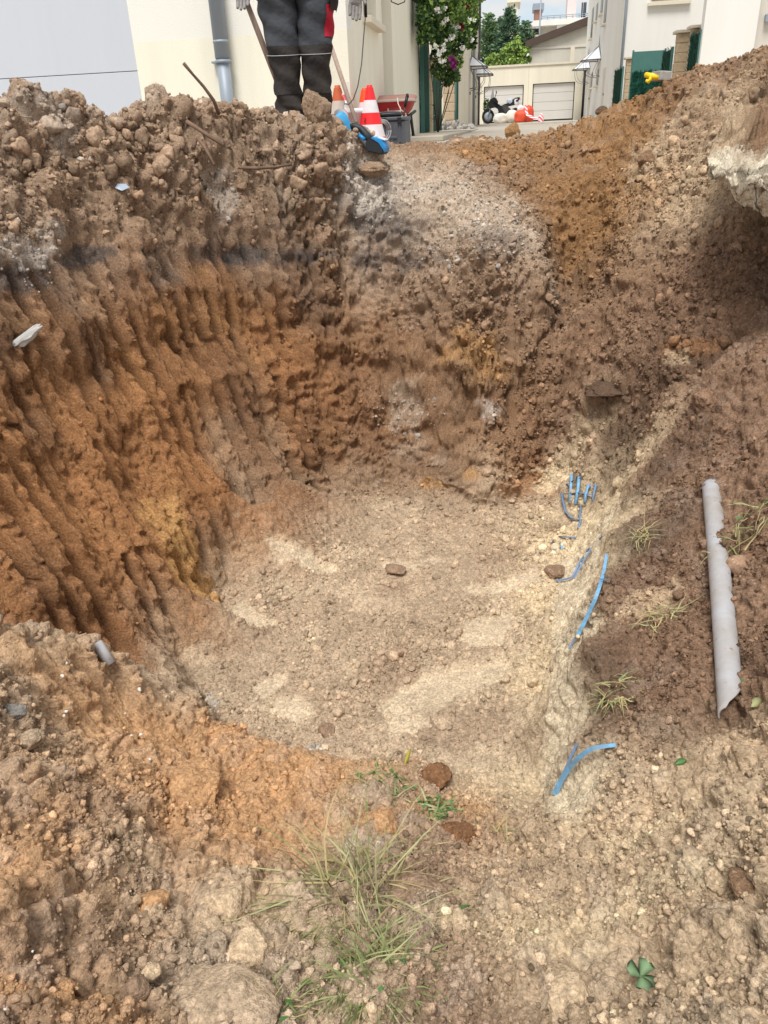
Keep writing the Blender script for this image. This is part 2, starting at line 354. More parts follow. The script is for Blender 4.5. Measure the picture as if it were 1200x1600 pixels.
push = lw * (-.050 * tri * (.45 + .55 * sstep(-.3, .3, vnoise(P, .5, 36))) - (.062 - .03 * np.clip(np.abs(cf - .5) / np.maximum(wid / 2, .05), 0, 1) ** 2) * groove + (1 - gsm) * (.020 * np.clip(f2 + .4, 0, 1) + k2 * .008 + k3 * .007 + .010 * fbm(P, .05, 4, 17, .65) + .008))
# shallow boot prints and trodden patches on the pit floor
foot = np.zeros_like(x)
def patch(px, py, rx, ry, rot=0, z0=None, soft=.35, seed=61, ragged=.35, solid=False):
    c = hit(px, py); ca, sa = math.cos(rot), math.sin(rot)
    dx, dy = x - c.x, y - c.y
    if solid: r = np.sqrt((dx ** 2 + dy ** 2) / rx ** 2 + ((z - c.z - rot * (dx * ad[0] + dy * ad[1])) / ry) ** 2)
    else:
        u_, v_ = (dx * ca + dy * sa) / rx, (-dx * sa + dy * ca) / ry
        r = np.sqrt(u_ ** 2 + v_ ** 2)
    near_m = r < 1.8
    out = np.zeros_like(x)
    idx = np.nonzero(near_m)[0]
    n = fbm(P[idx], max(.03, min(.14, rx * .7)), 4, seed, .65) * ragged
    out[idx] = sstep(1 + soft, 1 - soft, r[idx] + n)
    return out
for a in ((420, 1072, .075, .05, .9), (448, 1108, .085, .055, -.5), (790, 915, .17, .06, .2), (760, 985, .15, .09, .9), (690, 1080, .2, .085, .4), (640, 1130, .07, .06, 0), (760, 1060, .12, .06, .9), (400, 965, .13, .06, -.6), (640, 880, .12, .05, 0), (480, 870, .2, .06, 0)):
    foot = np.maximum(foot, patch(*a, soft=.3, ragged=1.1))
disp = disp * (1 - .45 * lw)
disp = disp * (1 - .8 * foot) - .012 * foot
P += nrm * disp[:, None]
P[:, 0] += an[0] * push; P[:, 1] += an[1] * push

# ---------------------------------------------------------------- soil colours (stains, layers and dust that belong to the soil)
def tint(mask, c, k=1.0):
    global col
    m = np.clip(mask * k, 0, 1)[:, None]
    col = col * (1 - m) + C[c] * m
band = np.abs(z - (1.36 + .07 * vnoise(P, .4, 71) + .05 * (y - 4)))
onwall = sstep(.1, .4, steep) * (y > 2.6) * (x < .62) * (x > -2)
tint(onwall * sstep(.12, .05, band) * sstep(-.1, .35, fbm(P, .3, 4, 72, .6)), 'DG', .75)
tint(onwall * sstep(.05, .35, fbm(P, .5, 4, 70, .6)) * (z > .9), 'FD', .6)
tint(lw * sstep(.15, .45, fbm(P * np.array([1, 1, .5]), .35, 4, 69, .6)), 'DK', .3)
tint(lw * sstep(.6, .2, fbm(P, .3, 3, 73) + .7) * .6, 'BR', .7)
tint(lw * sstep(.2, .5, fbm(P, .22, 3, 74)), 'OY', .15)
tint(fw * sstep(.1, .4, fbm(P, .2, 3, 75)), 'GY', .25)
for a in ((262, 815, .07, .13, 0, 'OY', .85), (300, 890, .12, .12, 0, 'OY', .85), (280, 850, .09, .1, 0, 'OY', .8), (740, 740, .05, .03, 0, 'OY', .6), (670, 757, .09, .02, 0, 'OY', .6), (640, 640, .10, .14, 0, 'GL', .5), (640, 700, .16, .08, 0, 'GL', .4),
          (770, 640, .07, .06, 0, 'WH', .55), (820, 760, .2, .05, 0, 'OR', .5), (750, 550, .16, .2, 0, 'OY', .5), (560, 300, .2, .16, 0, 'WH', .5), (345, 300, .10, .10, 0, 'WH', .35), (75, 205, .12, .08, 0, 'WH', .3), (620, 290, .2, .08, 0, 'WH', .3), (30, 390, .1, .03, 0, 'WH', .4), (80, 365, .06, .03, 0, 'WH', .5),
          (120, 405, .16, .03, 0, 'DG', .8), (25, 440, .16, .05, 0, 'DG', .75), (390, 400, .2, .05, 0, 'DG', .8), (470, 400, .2, .05, 0, 'DG', .7), (330, 395, .1, .05, 0, 'DG', .6), (580, 395, .1, .06, 0, 'DG', .6), (640, 400, .08, .05, 0, 'DG', .6), (60, 400, .1, .04, 0, 'WH', .6), (770, 380, .14, .1, 0, 'DG', .4), (700, 330, .3, .12, 0, 'GL', .5),
          (870, 745, .10, .10, 0, 'SD', .9), (1160, 230, .09, .34, .7, 'WH', .5), (1040, 230, .2, .6, .5, 'RT', .6), (1080, 545, .16, .05, -.3, 'OR', .5), (1060, 560, .1, .04, 0, 'RT', .6),
          (1020, 640, .12, .12, 0, 'RB', .6), (640, 1330, .16, .12, 0, 'FD', .6), (420, 1290, .2, .12, .3, 'FO', .7), (350, 1230, .12, .08, 0, 'FO', .8), (200, 1330, .06, .1, 0, 'RL', .4), (380, 1430, .12, .12, 0, 'RL', .5),
          (560, 1330, .05, .05, 0, 'WH', .4), (490, 1170, .05, .03, 0, 'WH', .7), (330, 1100, .03, .05, 0, 'WH', .7), (100, 1560, .1, .03, 0, 'FO', .8), (900, 1420, .3, .14, .3, 'SD', .5), (850, 1350, .2, .12, .3, 'RL', .6), (1050, 1250, .25, .14, .3, 'RL', .5), (1080, 1380, .06, .05, 0, 'SD', .8),
          (960, 1330, .05, .04, 0, 'SD', .8), (1030, 1290, .06, .04, 0, 'SD', .5), (1000, 940, .12, .08, 0, 'RL', .55)):
    tint(patch(*a[:5], soft=.3, ragged=1.3, solid=a[1] < 850), a[5], a[6])
ed = sorted(((PZ(px, py, .02).y, PZ(px, py, .02).x) for px, py in ((885, 820), (880, 860), (872, 950), (862, 1100), (850, 1230), (846, 1275))))
xe_ = np.interp(y, [e[0] for e in ed], [e[1] for e in ed]) + .015 * vnoise(P, .12, 92)
cut = sstep(-.035, .01, x - xe_) * sstep(.40, .30, z + .05 * vnoise(P, .1, 93)) * sstep(.30, .2, x - xe_) * sstep(1.32, 1.5, y) * sstep(3.3, 2.9, y)
tint(cut, 'SL', .92)
tint(foot, 'FP', .95)
flo = (z < .06) * (y < 3.9)
tint(flo * sstep(.0, .4, fbm(P, .3, 4, 76)) * (1 - foot), 'FD', .45)
tint(flo * sstep(.1, .5, fbm(P, .16, 3, 77)), 'FP', .45)
tint(sstep(.15, .5, fbm(P, .5, 3, 78)) * (y < 1.8) * (x < .1), 'FO', .5)
tint(sstep(.1, .5, fbm(P, .4, 3, 79)) * (y < 1.6), 'FD', .45)
tint(sstep(.62, .9, id2) * lump * (1 - wallish), 'WH', .22)
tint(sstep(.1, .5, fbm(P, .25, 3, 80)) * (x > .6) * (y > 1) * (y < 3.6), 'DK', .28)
tint(sstep(.1, .6, fbm(P, .3, 3, 81)) * (x > .5) * (y > 3.4), 'MB', .6)
col *= (1 + .22 * fbm(P, .13, 4, 82, .7) + .22 * vnoise(P, .013, 83) * (1 - .8 * smooth))[:, None]
col = np.clip(col * (1 - .12 * smooth[:, None]), .01, .9)

def grid_mesh(name, V, nr, nc):
    me = bpy.data.meshes.new(name)
    i = np.arange(nr * nc).reshape(nr, nc)
    q = np.stack([i[:-1, :-1], i[:-1, 1:], i[1:, 1:], i[1:, :-1]], -1).reshape(-1, 4)
    me.vertices.add(len(V)); me.vertices.foreach_set('co', V.astype(np.float32).ravel())
    me.loops.add(q.size); me.loops.foreach_set('vertex_index', q.astype(np.int32).ravel())
    me.polygons.add(len(q)); me.polygons.foreach_set('loop_start', np.arange(0, q.size, 4, dtype=np.int32))
    try: me.polygons.foreach_set('loop_total', np.full(len(q), 4, np.int32))
    except Exception: pass
    me.polygons.foreach_set('use_smooth', np.ones(len(q), bool))
    me.update(calc_edges=True)
    return me

# ---------------------------------------------------------------- material helpers
class NT:
    def __init__(s, name):
        s.m = bpy.data.materials.new(name); s.m.use_nodes = True
        s.t = s.m.node_tree; s.n = s.t.nodes; s.l = s.t.links
        s.b = s.n['Principled BSDF']
    def new(s, ty, **kw):
        n = s.n.new(ty)
        for k, v in kw.items():
            if k in n.inputs: n.inputs[k].default_value = v
            else: setattr(n, k, v)
        return n
    def link(s, a, b): s.l.new(a, b)
def soil_material(name, kind):
    m = NT(name)
    at = m.new('ShaderNodeAttribute', attribute_name='soil')
    at.attribute_type = kind
    tc = m.new('ShaderNodeTexCoord')
    n1 = m.new('ShaderNodeTexNoise'); n1.inputs['Scale'].default_value = 120; n1.inputs['Detail'].default_value = 6; n1.inputs['Roughness'].default_value = .7
    n2 = m.new('ShaderNodeTexNoise'); n2.inputs['Scale'].default_value = 300; n2.inputs['Detail'].default_value = 3
    vo = m.new('ShaderNodeTexVoronoi'); vo.inputs['Scale'].default_value = 140
    co = tc.outputs['Object'] if kind == 'GEOMETRY' else tc.outputs['Object']
    if kind != 'GEOMETRY':
        mpn = m.new('ShaderNodeMapping'); mpn.inputs['Scale'].default_value = (.022, .022, .022)
        oi = m.new('ShaderNodeObjectInfo'); m.link(tc.outputs['Object'], mpn.inputs['Vector']); m.link(oi.outputs['Location'], mpn.inputs['Location']); co = mpn.outputs['Vector']
    for k in (n1, n2, vo): m.link(co, k.inputs['Vector'])
    r1 = m.new('ShaderNodeMapRange'); r1.inputs['From Min'].default_value = .3; r1.inputs['From Max'].default_value = .7; r1.inputs['To Min'].default_value = .48; r1.inputs['To Max'].default_value = 1.5
    m.link(n1.outputs['Fac'], r1.inputs['Value'])
    mu = m.new('ShaderNodeVectorMath', operation='SCALE'); m.link(at.outputs['Color'], mu.inputs[0]); m.link(r1.outputs['Result'], mu.inputs['Scale'])
    # scattered pale grit
    g = m.new('ShaderNodeSeparateColor'); m.link(vo.outputs['Color'], g.inputs['Color'])
    gt = m.new('ShaderNodeMath', operation='GREATER_THAN'); gt.inputs[1].default_value = .955; m.link(g.outputs['Red'], gt.inputs[0])
    lt = m.new('ShaderNodeMath', operation='LESS_THAN'); lt.inputs[1].default_value = .33; m.link(vo.outputs['Distance'], lt.inputs[0])
    mm = m.new('ShaderNodeMath', operation='MULTIPLY'); m.link(gt.outputs[0], mm.inputs[0]); m.link(lt.outputs[0], mm.inputs[1])
    mk = m.new('ShaderNodeMath', operation='MULTIPLY'); mk.inputs[1].default_value = .35; m.link(mm.outputs[0], mk.inputs[0])
    mi = m.new('ShaderNodeMix', data_type='RGBA'); mi.inputs['B'].default_value = (.62, .56, .48, 1); m.link(mk.outputs[0], mi.inputs['Factor']); m.link(mu.outputs[0], mi.inputs['A'])
    m.link(mi.outputs['Result'], m.b.inputs['Base Color'])
    m.b.inputs['Roughness'].default_value = 1; m.b.inputs['Specular IOR Level'].default_value = .12
    ad = m.new('ShaderNodeMath', operation='ADD'); sc = m.new('ShaderNodeMath', operation='MULTIPLY'); sc.inputs[1].default_value = .5
    m.link(n2.outputs['Fac'], sc.inputs[0]); m.link(sc.outputs[0], ad.inputs[0]); m.link(n1.outputs['Fac'], ad.inputs[1])
    bu = m.new('ShaderNodeBump'); bu.inputs['Strength'].default_value = .9 if kind == 'GEOMETRY' else .7; bu.inputs['Distance'].default_value = .012 if kind == 'GEOMETRY' else .006; m.link(ad.outputs[0], bu.inputs['Height'])
    m.link(bu.outputs['Normal'], m.b.inputs['Normal'])
    return m.m
M = {}
M['soil'] = soil_material('soil', 'GEOMETRY')
M['clod'] = soil_material('clod', 'INSTANCER')

def tag(o, label=None, cat=None, group=None, kind=None):
    if label: o['label'] = label
    if cat: o['category'] = cat
    if group: o['group'] = group
    if kind: o['kind'] = kind
    return o
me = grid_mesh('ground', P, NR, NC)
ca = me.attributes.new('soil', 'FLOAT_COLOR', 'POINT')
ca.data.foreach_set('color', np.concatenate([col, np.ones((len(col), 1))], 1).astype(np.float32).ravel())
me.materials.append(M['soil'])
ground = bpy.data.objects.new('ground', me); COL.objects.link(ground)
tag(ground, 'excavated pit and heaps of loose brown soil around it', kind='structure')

# ---------------------------------------------------------------- loose clods and grit on the soil
def rock_mesh(name, seed, sub=3, rough=.34):
    bm = bmesh.new(); bmesh.ops.create_icosphere(bm, subdivisions=sub, radius=1)
    co = np.array([v.co[:] for v in bm.verts]); sc = np.random.default_rng(seed).uniform(.65, 1.15, 3)
    d = 1 + rough * 1.6 * fbm(co, 1.1, 3, seed) + rough * .8 * (.5 - worley(co, .55, seed)[0])
    co = co * d[:, None] * sc
    r_ = np.random.default_rng(seed + 500)
    for _ in range(7):
        n_ = r_.normal(size=3); n_ /= np.linalg.norm(n_)
        co = co - np.clip(co @ n_ - r_.uniform(.45, .8), 0, 9)[:, None] * n_ * .85
    co = co * (1 + .14 * fbm(co, .35, 3, seed + 9) + .16 * (.5 - worley(co, .5, seed + 3)[0]))[:, None] * 1.15
    for v, c in zip(bm.verts, co): v.co = Vector(c)
    for f in bm.faces: f.smooth = True
    m_ = bpy.data.meshes.new(name); bm.to_mesh(m_); bm.free()
    return m_
clod_src = bpy.data.collections.new('clod_shapes')
for k in range(7):
    m_ = rock_mesh('clod_shape', 40 + k); m_.materials.append(M['clod'])
    clod_src.objects.link(bpy.data.objects.new('clod_shape', m_))
def scatter(name, label, n, prob, size, sizemin, sizemax, jitter=.12, sink=.25, colour=None):
    prob = prob / prob.sum()
    idx = rng.choice(len(P), n, p=prob)
    p = P[idx] + rng.normal(0, .003, (n, 3)) * [1, 1, 0]
    s = np.clip(size * rng.pareto(2.6, n) + sizemin, sizemin, sizemax)
    p = p + nrm[idx] * (s * (.5 - sink))[:, None]
    m_ = bpy.data.meshes.new(name); m_.vertices.add(n); m_.vertices.foreach_set('co', p.astype(np.float32).ravel())
    c = col[idx] * rng.normal(.97, jitter, (n, 1)) if colour is None else colour * rng.normal(1, jitter, (n, 1))
    a = m_.attributes.new('soil', 'FLOAT_COLOR', 'POINT'); a.data.foreach_set('color', np.concatenate([np.clip(c, .01, .9), np.ones((n, 1))], 1).astype(np.float32).ravel())
    a = m_.attributes.new('size', 'FLOAT', 'POINT'); a.data.foreach_set('value', s.astype(np.float32))
    a = m_.attributes.new('rot', 'FLOAT_VECTOR', 'POINT'); a.data.foreach_set('vector', rng.uniform(0, 6.28, (n, 3)).astype(np.float32).ravel())
    a = m_.attributes.new('pick', 'INT', 'POINT'); a.data.foreach_set('value', rng.integers(0, 7, n).astype(np.int32))
    o = bpy.data.objects.new(name, m_); COL.objects.link(o); tag(o, label, kind='stuff')
    g = bpy.data.node_groups.new(name, 'GeometryNodeTree')
    g.interface.new_socket('Geometry', in_out='INPUT', socket_type='NodeSocketGeometry'); g.interface.new_socket('Geometry', in_out='OUTPUT', socket_type='NodeSocketGeometry')
    gi, go = g.nodes.new('NodeGroupInput'), g.nodes.new('NodeGroupOutput')
    mp_ = g.nodes.new('GeometryNodeMeshToPoints'); ip = g.nodes.new('GeometryNodeInstanceOnPoints'); cI = g.nodes.new('GeometryNodeCollectionInfo')
    cI.inputs['Collection'].default_value = clod_src; cI.inputs['Separate Children'].default_value = True; cI.inputs['Reset Children'].default_value = True
    ip.inputs['Pick Instance'].default_value = True
    def na(nm, ty):
        q_ = g.nodes.new('GeometryNodeInputNamedAttribute'); q_.data_type = ty; q_.inputs['Name'].default_value = nm; return q_
    e2r = g.nodes.new('FunctionNodeEulerToRotation')
    g.links.new(gi.outputs[0], mp_.inputs['Mesh']); g.links.new(mp_.outputs[0], ip.inputs['Points']); g.links.new(cI.outputs[0], ip.inputs['Instance'])
    g.links.new(na('pick', 'INT').outputs['Attribute'], ip.inputs['Instance Index']); g.links.new(na('size', 'FLOAT').outputs['Attribute'], ip.inputs['Scale'])
    g.links.new(na('rot', 'FLOAT_VECTOR').outputs['Attribute'], e2r.inputs[0]); g.links.new(e2r.outputs[0], ip.inputs['Rotation'])
    g.links.new(ip.outputs[0], go.inputs[0])
    md = o.modifiers.new('scatter', 'NODES'); md.node_group = g
    return o
wgt = np.ones(len(P)) * np.gradient(ys)[:, None].repeat(NC, 1).ravel() * (X[:, 1] - X[:, 0])[:, None].repeat(NC, 1).ravel() * nl
inview = (y > .45) & (y < 6.6) & (np.abs(x) < .7 + .5 * y)
vis = wgt * inview * (1 - .85 * cut) * (1 - .9 * smooth) * (1 - .96 * foot)
dens = vis * (.15 + grain) * (1 - .85 * wallish * (grain < .65)) * (.06 + 1.2 * sstep(-.12, .38, fbm(P, .3, 4, 88, .6)))
scatter('soil_crumbs', 'loose crumbs and small clods of earth over the pit and heaps', 150000, dens / (.3 + y), .0019, .0016, .0092, jitter=.24)
flow = (y > 3.3) & (x > .5)
scatter('soil_clods', 'rounded clods of earth lying on the heaps and banks', 1100, dens * (.25 + lump ** 2 + .9 * flow) * (1 - .7 * ((x > .1) & (y < 1.8))) * (z > .05) * (.12 + .3 * np.clip(y - .6, 0, 2)), .005, .007, .030, sink=.5)
scatter('floor_clods', 'small grey brown clods strewn over the pit floor', 9000, vis * flo * (1 - .92 * foot) * (.05 + sstep(-.05, .4, fbm(P, .35, 3, 89)) ** 2), .0028, .003, .02, jitter=.16)
scatter('slope_clods', 'small loose clods rolled down the far right slope', 14000, vis * (y > 3.2) * (x > .55) * (z > .1) * (.2 + sstep(-.2, .35, fbm(P, .4, 3, 94))), .0042, .0045, .028, jitter=.18, sink=.42)
chalk = np.zeros_like(x)
for px, py, r_ in ((560, 300, .22), (600, 280, .2), (650, 300, .2), (345, 300, .13), (75, 205, .13), (45, 395, .16), (740, 340, .3), (640, 640, .16)):
    c = hit(px, py); chalk = np.maximum(chalk, sstep(1.5, .0, np.sqrt((x - c.x) ** 2 + (y - c.y) ** 2 + (z - c.z) ** 2) / r_))
scatter('chalk_stones', 'small crushed white stones of the old road bed at the pit rim', 1900, vis * chalk, .0026, .003, .014, jitter=.22, sink=.4, colour=C['WH'] * .68)
heapm = (y > 3.0) * sstep(.6, .85, lump) * (z > 1.0) * (.15 + sstep(-.1, .3, fbm(P, .35, 3, 90)))
scatter('heap_clods', 'rough clods piled along the crest of the spoil heaps', 5200, vis * heapm, .006, .007, .042, jitter=.18, sink=.45)
# ---------------------------------------------------------------- building helpers
def mat(name, rgb, rough=.7, var=.08, scale=8, bump=.0, bscale=60, metal=0, spec=.4, trans=0, var2=None, stretch=(1, 1, 1)):
    if name in M: return M[name]
    m = NT(name); c = s2l(rgb) if max(rgb) > 1 else rgb
    tc = m.new('ShaderNodeTexCoord'); mpg = m.new('ShaderNodeMapping'); mpg.inputs['Scale'].default_value = stretch
    m.link(tc.outputs['Object'], mpg.inputs['Vector'])
    n = m.new('ShaderNodeTexNoise'); n.inputs['Scale'].default_value = scale; n.inputs['Detail'].default_value = 6; n.inputs['Roughness'].default_value = .62
    m.link(mpg.outputs[0], n.inputs['Vector'])
    r = m.new('ShaderNodeMapRange'); r.inputs['From Min'].default_value = .3; r.inputs['From Max'].default_value = .7
    m.link(n.outputs['Fac'], r.inputs['Value'])
    mi = m.new('ShaderNodeMix', data_type='RGBA')
    c2 = s2l(var2) if var2 else tuple(v * (1 - 2 * var) for v in c)
    mi.inputs['A'].default_value = (*c2, 1); mi.inputs['B'].default_value = (*c, 1)
    m.link(r.outputs[0], mi.inputs['Factor']); m.link(mi.outputs['Result'], m.b.inputs['Base Color'])
    m.b.inputs['Roughness'].default_value = rough; m.b.inputs['Metallic'].default_value = metal; m.b.inputs['Specular IOR Level'].default_value = spec
    if trans: m.b.inputs['Transmission Weight'].default_value = trans
    if bump:
        n2 = m.new('ShaderNodeTexNoise'); n2.inputs['Scale'].default_value = bscale; n2.inputs['Detail'].default_value = 4
        m.link(tc.outputs['Object'], n2.inputs['Vector'])
        bu = m.new('ShaderNodeBump'); bu.inputs['Strength'].default_value = bump; bu.inputs['Distance'].default_value = .01
        m.link(n2.outputs['Fac'], bu.inputs['Height']); m.link(bu.outputs['Normal'], m.b.inputs['Normal'])
    M[name] = m.m
    return m.m
def empty(name, loc, rz=0, label=None, cat=None, group=None):
    o = bpy.data.objects.new(name, None); o.empty_display_size = .1; COL.objects.link(o)
    o.location = loc; o.rotation_euler = (0, 0, rz)
    return tag(o, label, cat, group)
class MB:
    """collects shapes into one mesh"""
    def __init__(s): s.bm = bmesh.new(); s.mi = 0
    def _set(s, f0):
        s.bm.faces.ensure_lookup_table()
        for f in s.bm.faces[f0:]: f.material_index = s.mi
    def box(s, x0, x1, y0, y1, z0, z1, bev=0, M4=None):
        f0 = len(s.bm.faces)
        g = bmesh.ops.create_cube(s.bm, size=1)
        vs_ = g['verts']
        for v in vs_: v.co = Vector(((x0 + x1) / 2 + v.co.x * (x1 - x0), (y0 + y1) / 2 + v.co.y * (y1 - y0), (z0 + z1) / 2 + v.co.z * (z1 - z0)))
        if bev:
            es = list({e for v in vs_ for e in v.link_edges})
            r = bmesh.ops.bevel(s.bm, geom=es, offset=bev, segments=2, affect='EDGES', profile=.5)
            vs_ = list({v for f in r['faces'] for v in f.verts} | {v for v in vs_ if v.is_valid})
        if M4 is not None: bmesh.ops.transform(s.bm, matrix=M4, verts=vs_)
        s._set(f0); return s
    def tube(s, pts, rad, n=8, cap=True, flat=None):
        f0 = len(s.bm.faces); pts = [Vector(p) for p in pts]; rings = []
        if not hasattr(rad, '__len__'): rad = [rad] * len(pts)
        ref = None
        for i, p in enumerate(pts):
            t = (pts[min(i + 1, len(pts) - 1)] - pts[max(i - 1, 0)]).normalized()
            if ref is None: ref = t.cross(Vector((0, 0, 1)) if abs(t.z) < .9 else Vector((1, 0, 0))).normalized()
            a = (ref - t * ref.dot(t)).normalized(); ref = a; b = t.cross(a)
            k = flat or 1
            rings.append([s.bm.verts.new(p + (a * math.cos(q * 6.28318 / n) + b * math.sin(q * 6.28318 / n) * k) * rad[i]) for q in range(n)])
        for r0, r1 in zip(rings, rings[1:]):
            for q in range(n): s.bm.faces.new((r0[q], r0[(q + 1) % n], r1[(q + 1) % n], r1[q])).smooth = True
        if cap and n > 2:
            s.bm.faces.new(rings[0][::-1]); s.bm.faces.new(rings[-1])
        s._set(f0); return s
    def rings(s, R_, cap=(True, True), smooth=True, closed=True):
        f0 = len(s.bm.faces); V = [[s.bm.verts.new(p) for p in r] for r in R_]
        n = len(V[0])
        for r0, r1 in zip(V, V[1:]):
            for q in range(n if closed else n - 1):
                try: s.bm.faces.new((r0[q], r0[(q + 1) % n], r1[(q + 1) % n], r1[q])).smooth = smooth
                except ValueError: pass
        if cap[0]: s.bm.faces.new(V[0][::-1])
        if cap[1]: s.bm.faces.new(V[-1])
        s._set(f0); return s
    def lathe(s, prof, n=20, c=(0, 0, 0), cap=(True, True)):
        return s.rings([[Vector((c[0] + r * math.cos(k * 6.28318 / n), c[1] + r * math.sin(k * 6.28318 / n), c[2] + z)) for k in range(n)] for r, z in prof], cap)
    def prism(s, poly, axis, a, b):
        """polygon (2d) extruded along an axis from a to b"""
        f0 = len(s.bm.faces)
        def mk(p, t): return Vector((t, p[0], p[1])) if axis == 'x' else Vector((p[0], t, p[1])) if axis == 'y' else Vector((p[0], p[1], t))
        A = [s.bm.verts.new(mk(p, a)) for p in poly]; B = [s.bm.verts.new(mk(p, b)) for p in poly]
        s.bm.faces.new(A); s.bm.faces.new(B[::-1]); n = len(A)
        for i in range(n): s.bm.faces.new((A[i], B[i], B[(i + 1) % n], A[(i + 1) % n]))
        s._set(f0); return s
    def poly(s, pts):
        f0 = len(s.bm.faces); s.bm.faces.new([s.bm.verts.new(p) for p in pts]); s._set(f0); return s
    def build(s, name, m, parent=None, loc=None, rot=None, recalc=True):
        if recalc: bmesh.ops.recalc_face_normals(s.bm, faces=s.bm.faces)
        me = bpy.data.meshes.new(name); s.bm.to_mesh(me); s.bm.free()
        for k in (m if isinstance(m, (list, tuple)) else [m]): me.materials.append(k)
        o = bpy.data.objects.new(name, me); COL.objects.link(o)
        if parent: o.parent = parent
        if loc is not None: o.location = loc
        if rot is not None: o.rotation_euler = rot
        return o
def share(name, src, parent, loc, rot=(0, 0, 0), scale=None):
    o = bpy.data.objects.new(name, src.data); COL.objects.link(o); o.parent = parent; o.location = loc; o.rotation_euler = rot
    if scale: o.scale = scale
    return o

# ---------------------------------------------------------------- street frame: a to the right across the street, b along it
YAW = R(9.5)
SO = Vector((-.138, 8.2, 0)); sn = Vector((math.cos(YAW), -math.sin(YAW), 0)); ss = Vector((math.sin(YAW), math.cos(YAW), 0))
def S(a, b, z=0): return SO + sn * a + ss * b + Vector((0, 0, z))
CAMP = Vector((0, 0, CAMZ))
def onb(px, py, b):
    d = ray(px, py); t = (b - (CAMP - SO).dot(ss)) / d.dot(ss); p = CAMP + d * t
    return (p - SO).dot(sn), p.z
def ona(px, py, a):
    d = ray(px, py); t = (a - (CAMP - SO).dot(sn)) / d.dot(sn); p = CAMP + d * t
    return (p - SO).dot(ss), p.z
SROT = -YAW
def sz(b): return street_z(8.2 + b * .986)

# street: sheets round the dug area and on to the horizon
mb = MB()
def sheet(pts, z=0):
    mb.poly([Vector((p[0], p[1], street_z(min(p[1], 400)) + z)) for p in pts])
sheet([(-4.2, 7.3), (4.3, 7.3), (40, 30), (60, 60), (-40, 60), (-30, 20)], -.012)
sheet([(-400, 60), (400, 60), (600, 1200), (-600, 1200)], -.012)
sheet([(-4.2, 7.3), (-30, 20), (-60, -40), (-4.9, -1.0), (-4.6, 1.5), (-4.3, 4)], -.012)
sheet([(4.3, 7.3), (4.7, 4), (5, 1.5), (5, -1), (60, -40), (40, 30)], -.012)
mb.build('street', mat('street', (178, 170, 158), .9, .1, 1.3, .3, 40, spec=.2), recalc=False).data.flip_normals()
tag(bpy.data.objects['street'], 'pale worn asphalt lane between the houses', kind='structure')
mb = MB()
mb.box(.02, .75, 1.5, 12, 0, .06, .012)
o = mb.build('pavement', mat('paving', (184, 176, 162), .9, .1, 2, .3, 50, spec=.2), None, S(0, 0, sz(6) - .03), (0, 0, SROT)); tag(o, 'low concrete strip along the cream house', kind='structure')

PL = dict(rough=.95, spec=.15, bump=.35, bscale=90)
M_cream = mat('cream_render', (240, 236, 219), var=.045, scale=2.2, stretch=(1.6, 1.6, .16), **PL)
M_cream2 = mat('pale_cream_render', (236, 230, 212), var=.07, scale=.9, stretch=(1.4, 1.4, .14), **PL)
M_white = mat('white_render', (234, 233, 228), var=.05, scale=.7, stretch=(1.5, 1.5, .14), **PL)
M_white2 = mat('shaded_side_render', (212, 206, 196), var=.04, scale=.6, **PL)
M_topw = mat('white_upper_render', (236, 234, 226), var=.025, scale=1, stretch=(1, 1, .3), **PL)
M_door = mat('grey_door_paint', (196, 201, 210), .55, .015, 1.5, stretch=(4, 1, .6))
M_gdoor = mat('garage_door_paint', (214, 212, 207), .6, .03, .7)
M_zinc = mat('zinc', (150, 160, 172), .5, .06, 3, metal=.15, stretch=(3, 3, .5))
M_dark = mat('dark_joint', (70, 70, 72), .8)
M_glass = mat('window_glass', (120, 124, 128), .3, .1, 1, spec=.4)
M_pale_glass = mat('canopy_glass', (236, 240, 246), .45, .02, 2, spec=.4)
M_iron = mat('wrought_iron', (104, 106, 110), .6, .1, 20)
M_sill = mat('sill_stone', (222, 214, 196), .9, .05, 8, .2, 60)
M_brown = mat('brown_fascia', (86, 72, 64), .8, .1, 3)
M_tile = mat('roof_tile', (150, 104, 82), .9, .15, 5, .4, 20)
M_black = mat('black_plastic', (34, 35, 38), .5, .1, 30)

# ---------------------------------------------------------------- left house (cream) with grey garage door
b_ = sz(0) - .15
h = empty('house', S(0, 0, 0), SROT, 'cream rendered house with a wide grey garage door behind the worker', 'house')
xd = -2.06; mb = MB(); top = 7.0; zc = 2.72
mb.box(xd, 0, 0, .3, b_, zc)                                                      # below the colour change
mb.box(-9.4, -5.6, 0, .3, b_, top); mb.box(-5.6, xd, 0, .3, 4.6, top)
mb.mi = 1; mb.box(xd, 0, .001, .3, zc, top); mb.mi = 0
mb.box(-.3, .0005, .301, .96, b_, top)
mb.box(-.3, .0005, .96, 1.82, b_, 2.91); mb.box(-.3, .0005, .96, 1.82, 4.4, top)
mb.box(-.3, .0005, 1.82, 2.23, b_, top)
mb.box(-.3, .0005, 2.23, 3.06, 4.4, top); mb.box(-.3, -.17, 2.23, 3.06, b_, 4.4)
mb.box(-.3, .0005, 3.06, 6.36, b_, top); mb.box(-9.4, -.3, 6.1, 6.36, b_, top); mb.box(-9.4, -9.3, .3, 6.1, b_, top)
mb.build('wall', [M_cream, M_topw], h)
zs = [b_, 1.77, 2.49, 3.21, 3.93, 4.6]
door = MB().box(-5.6, xd, .11, .14, b_, 4.6).build('garage_door', M_dark, h)
for z0, z1 in zip(zs, zs[1:]): MB().box(-5.58, xd - .012, .05, .11, z0 + .003, z1 - .003, .003).build('panel', M_door, door)
xp_ = -1.17
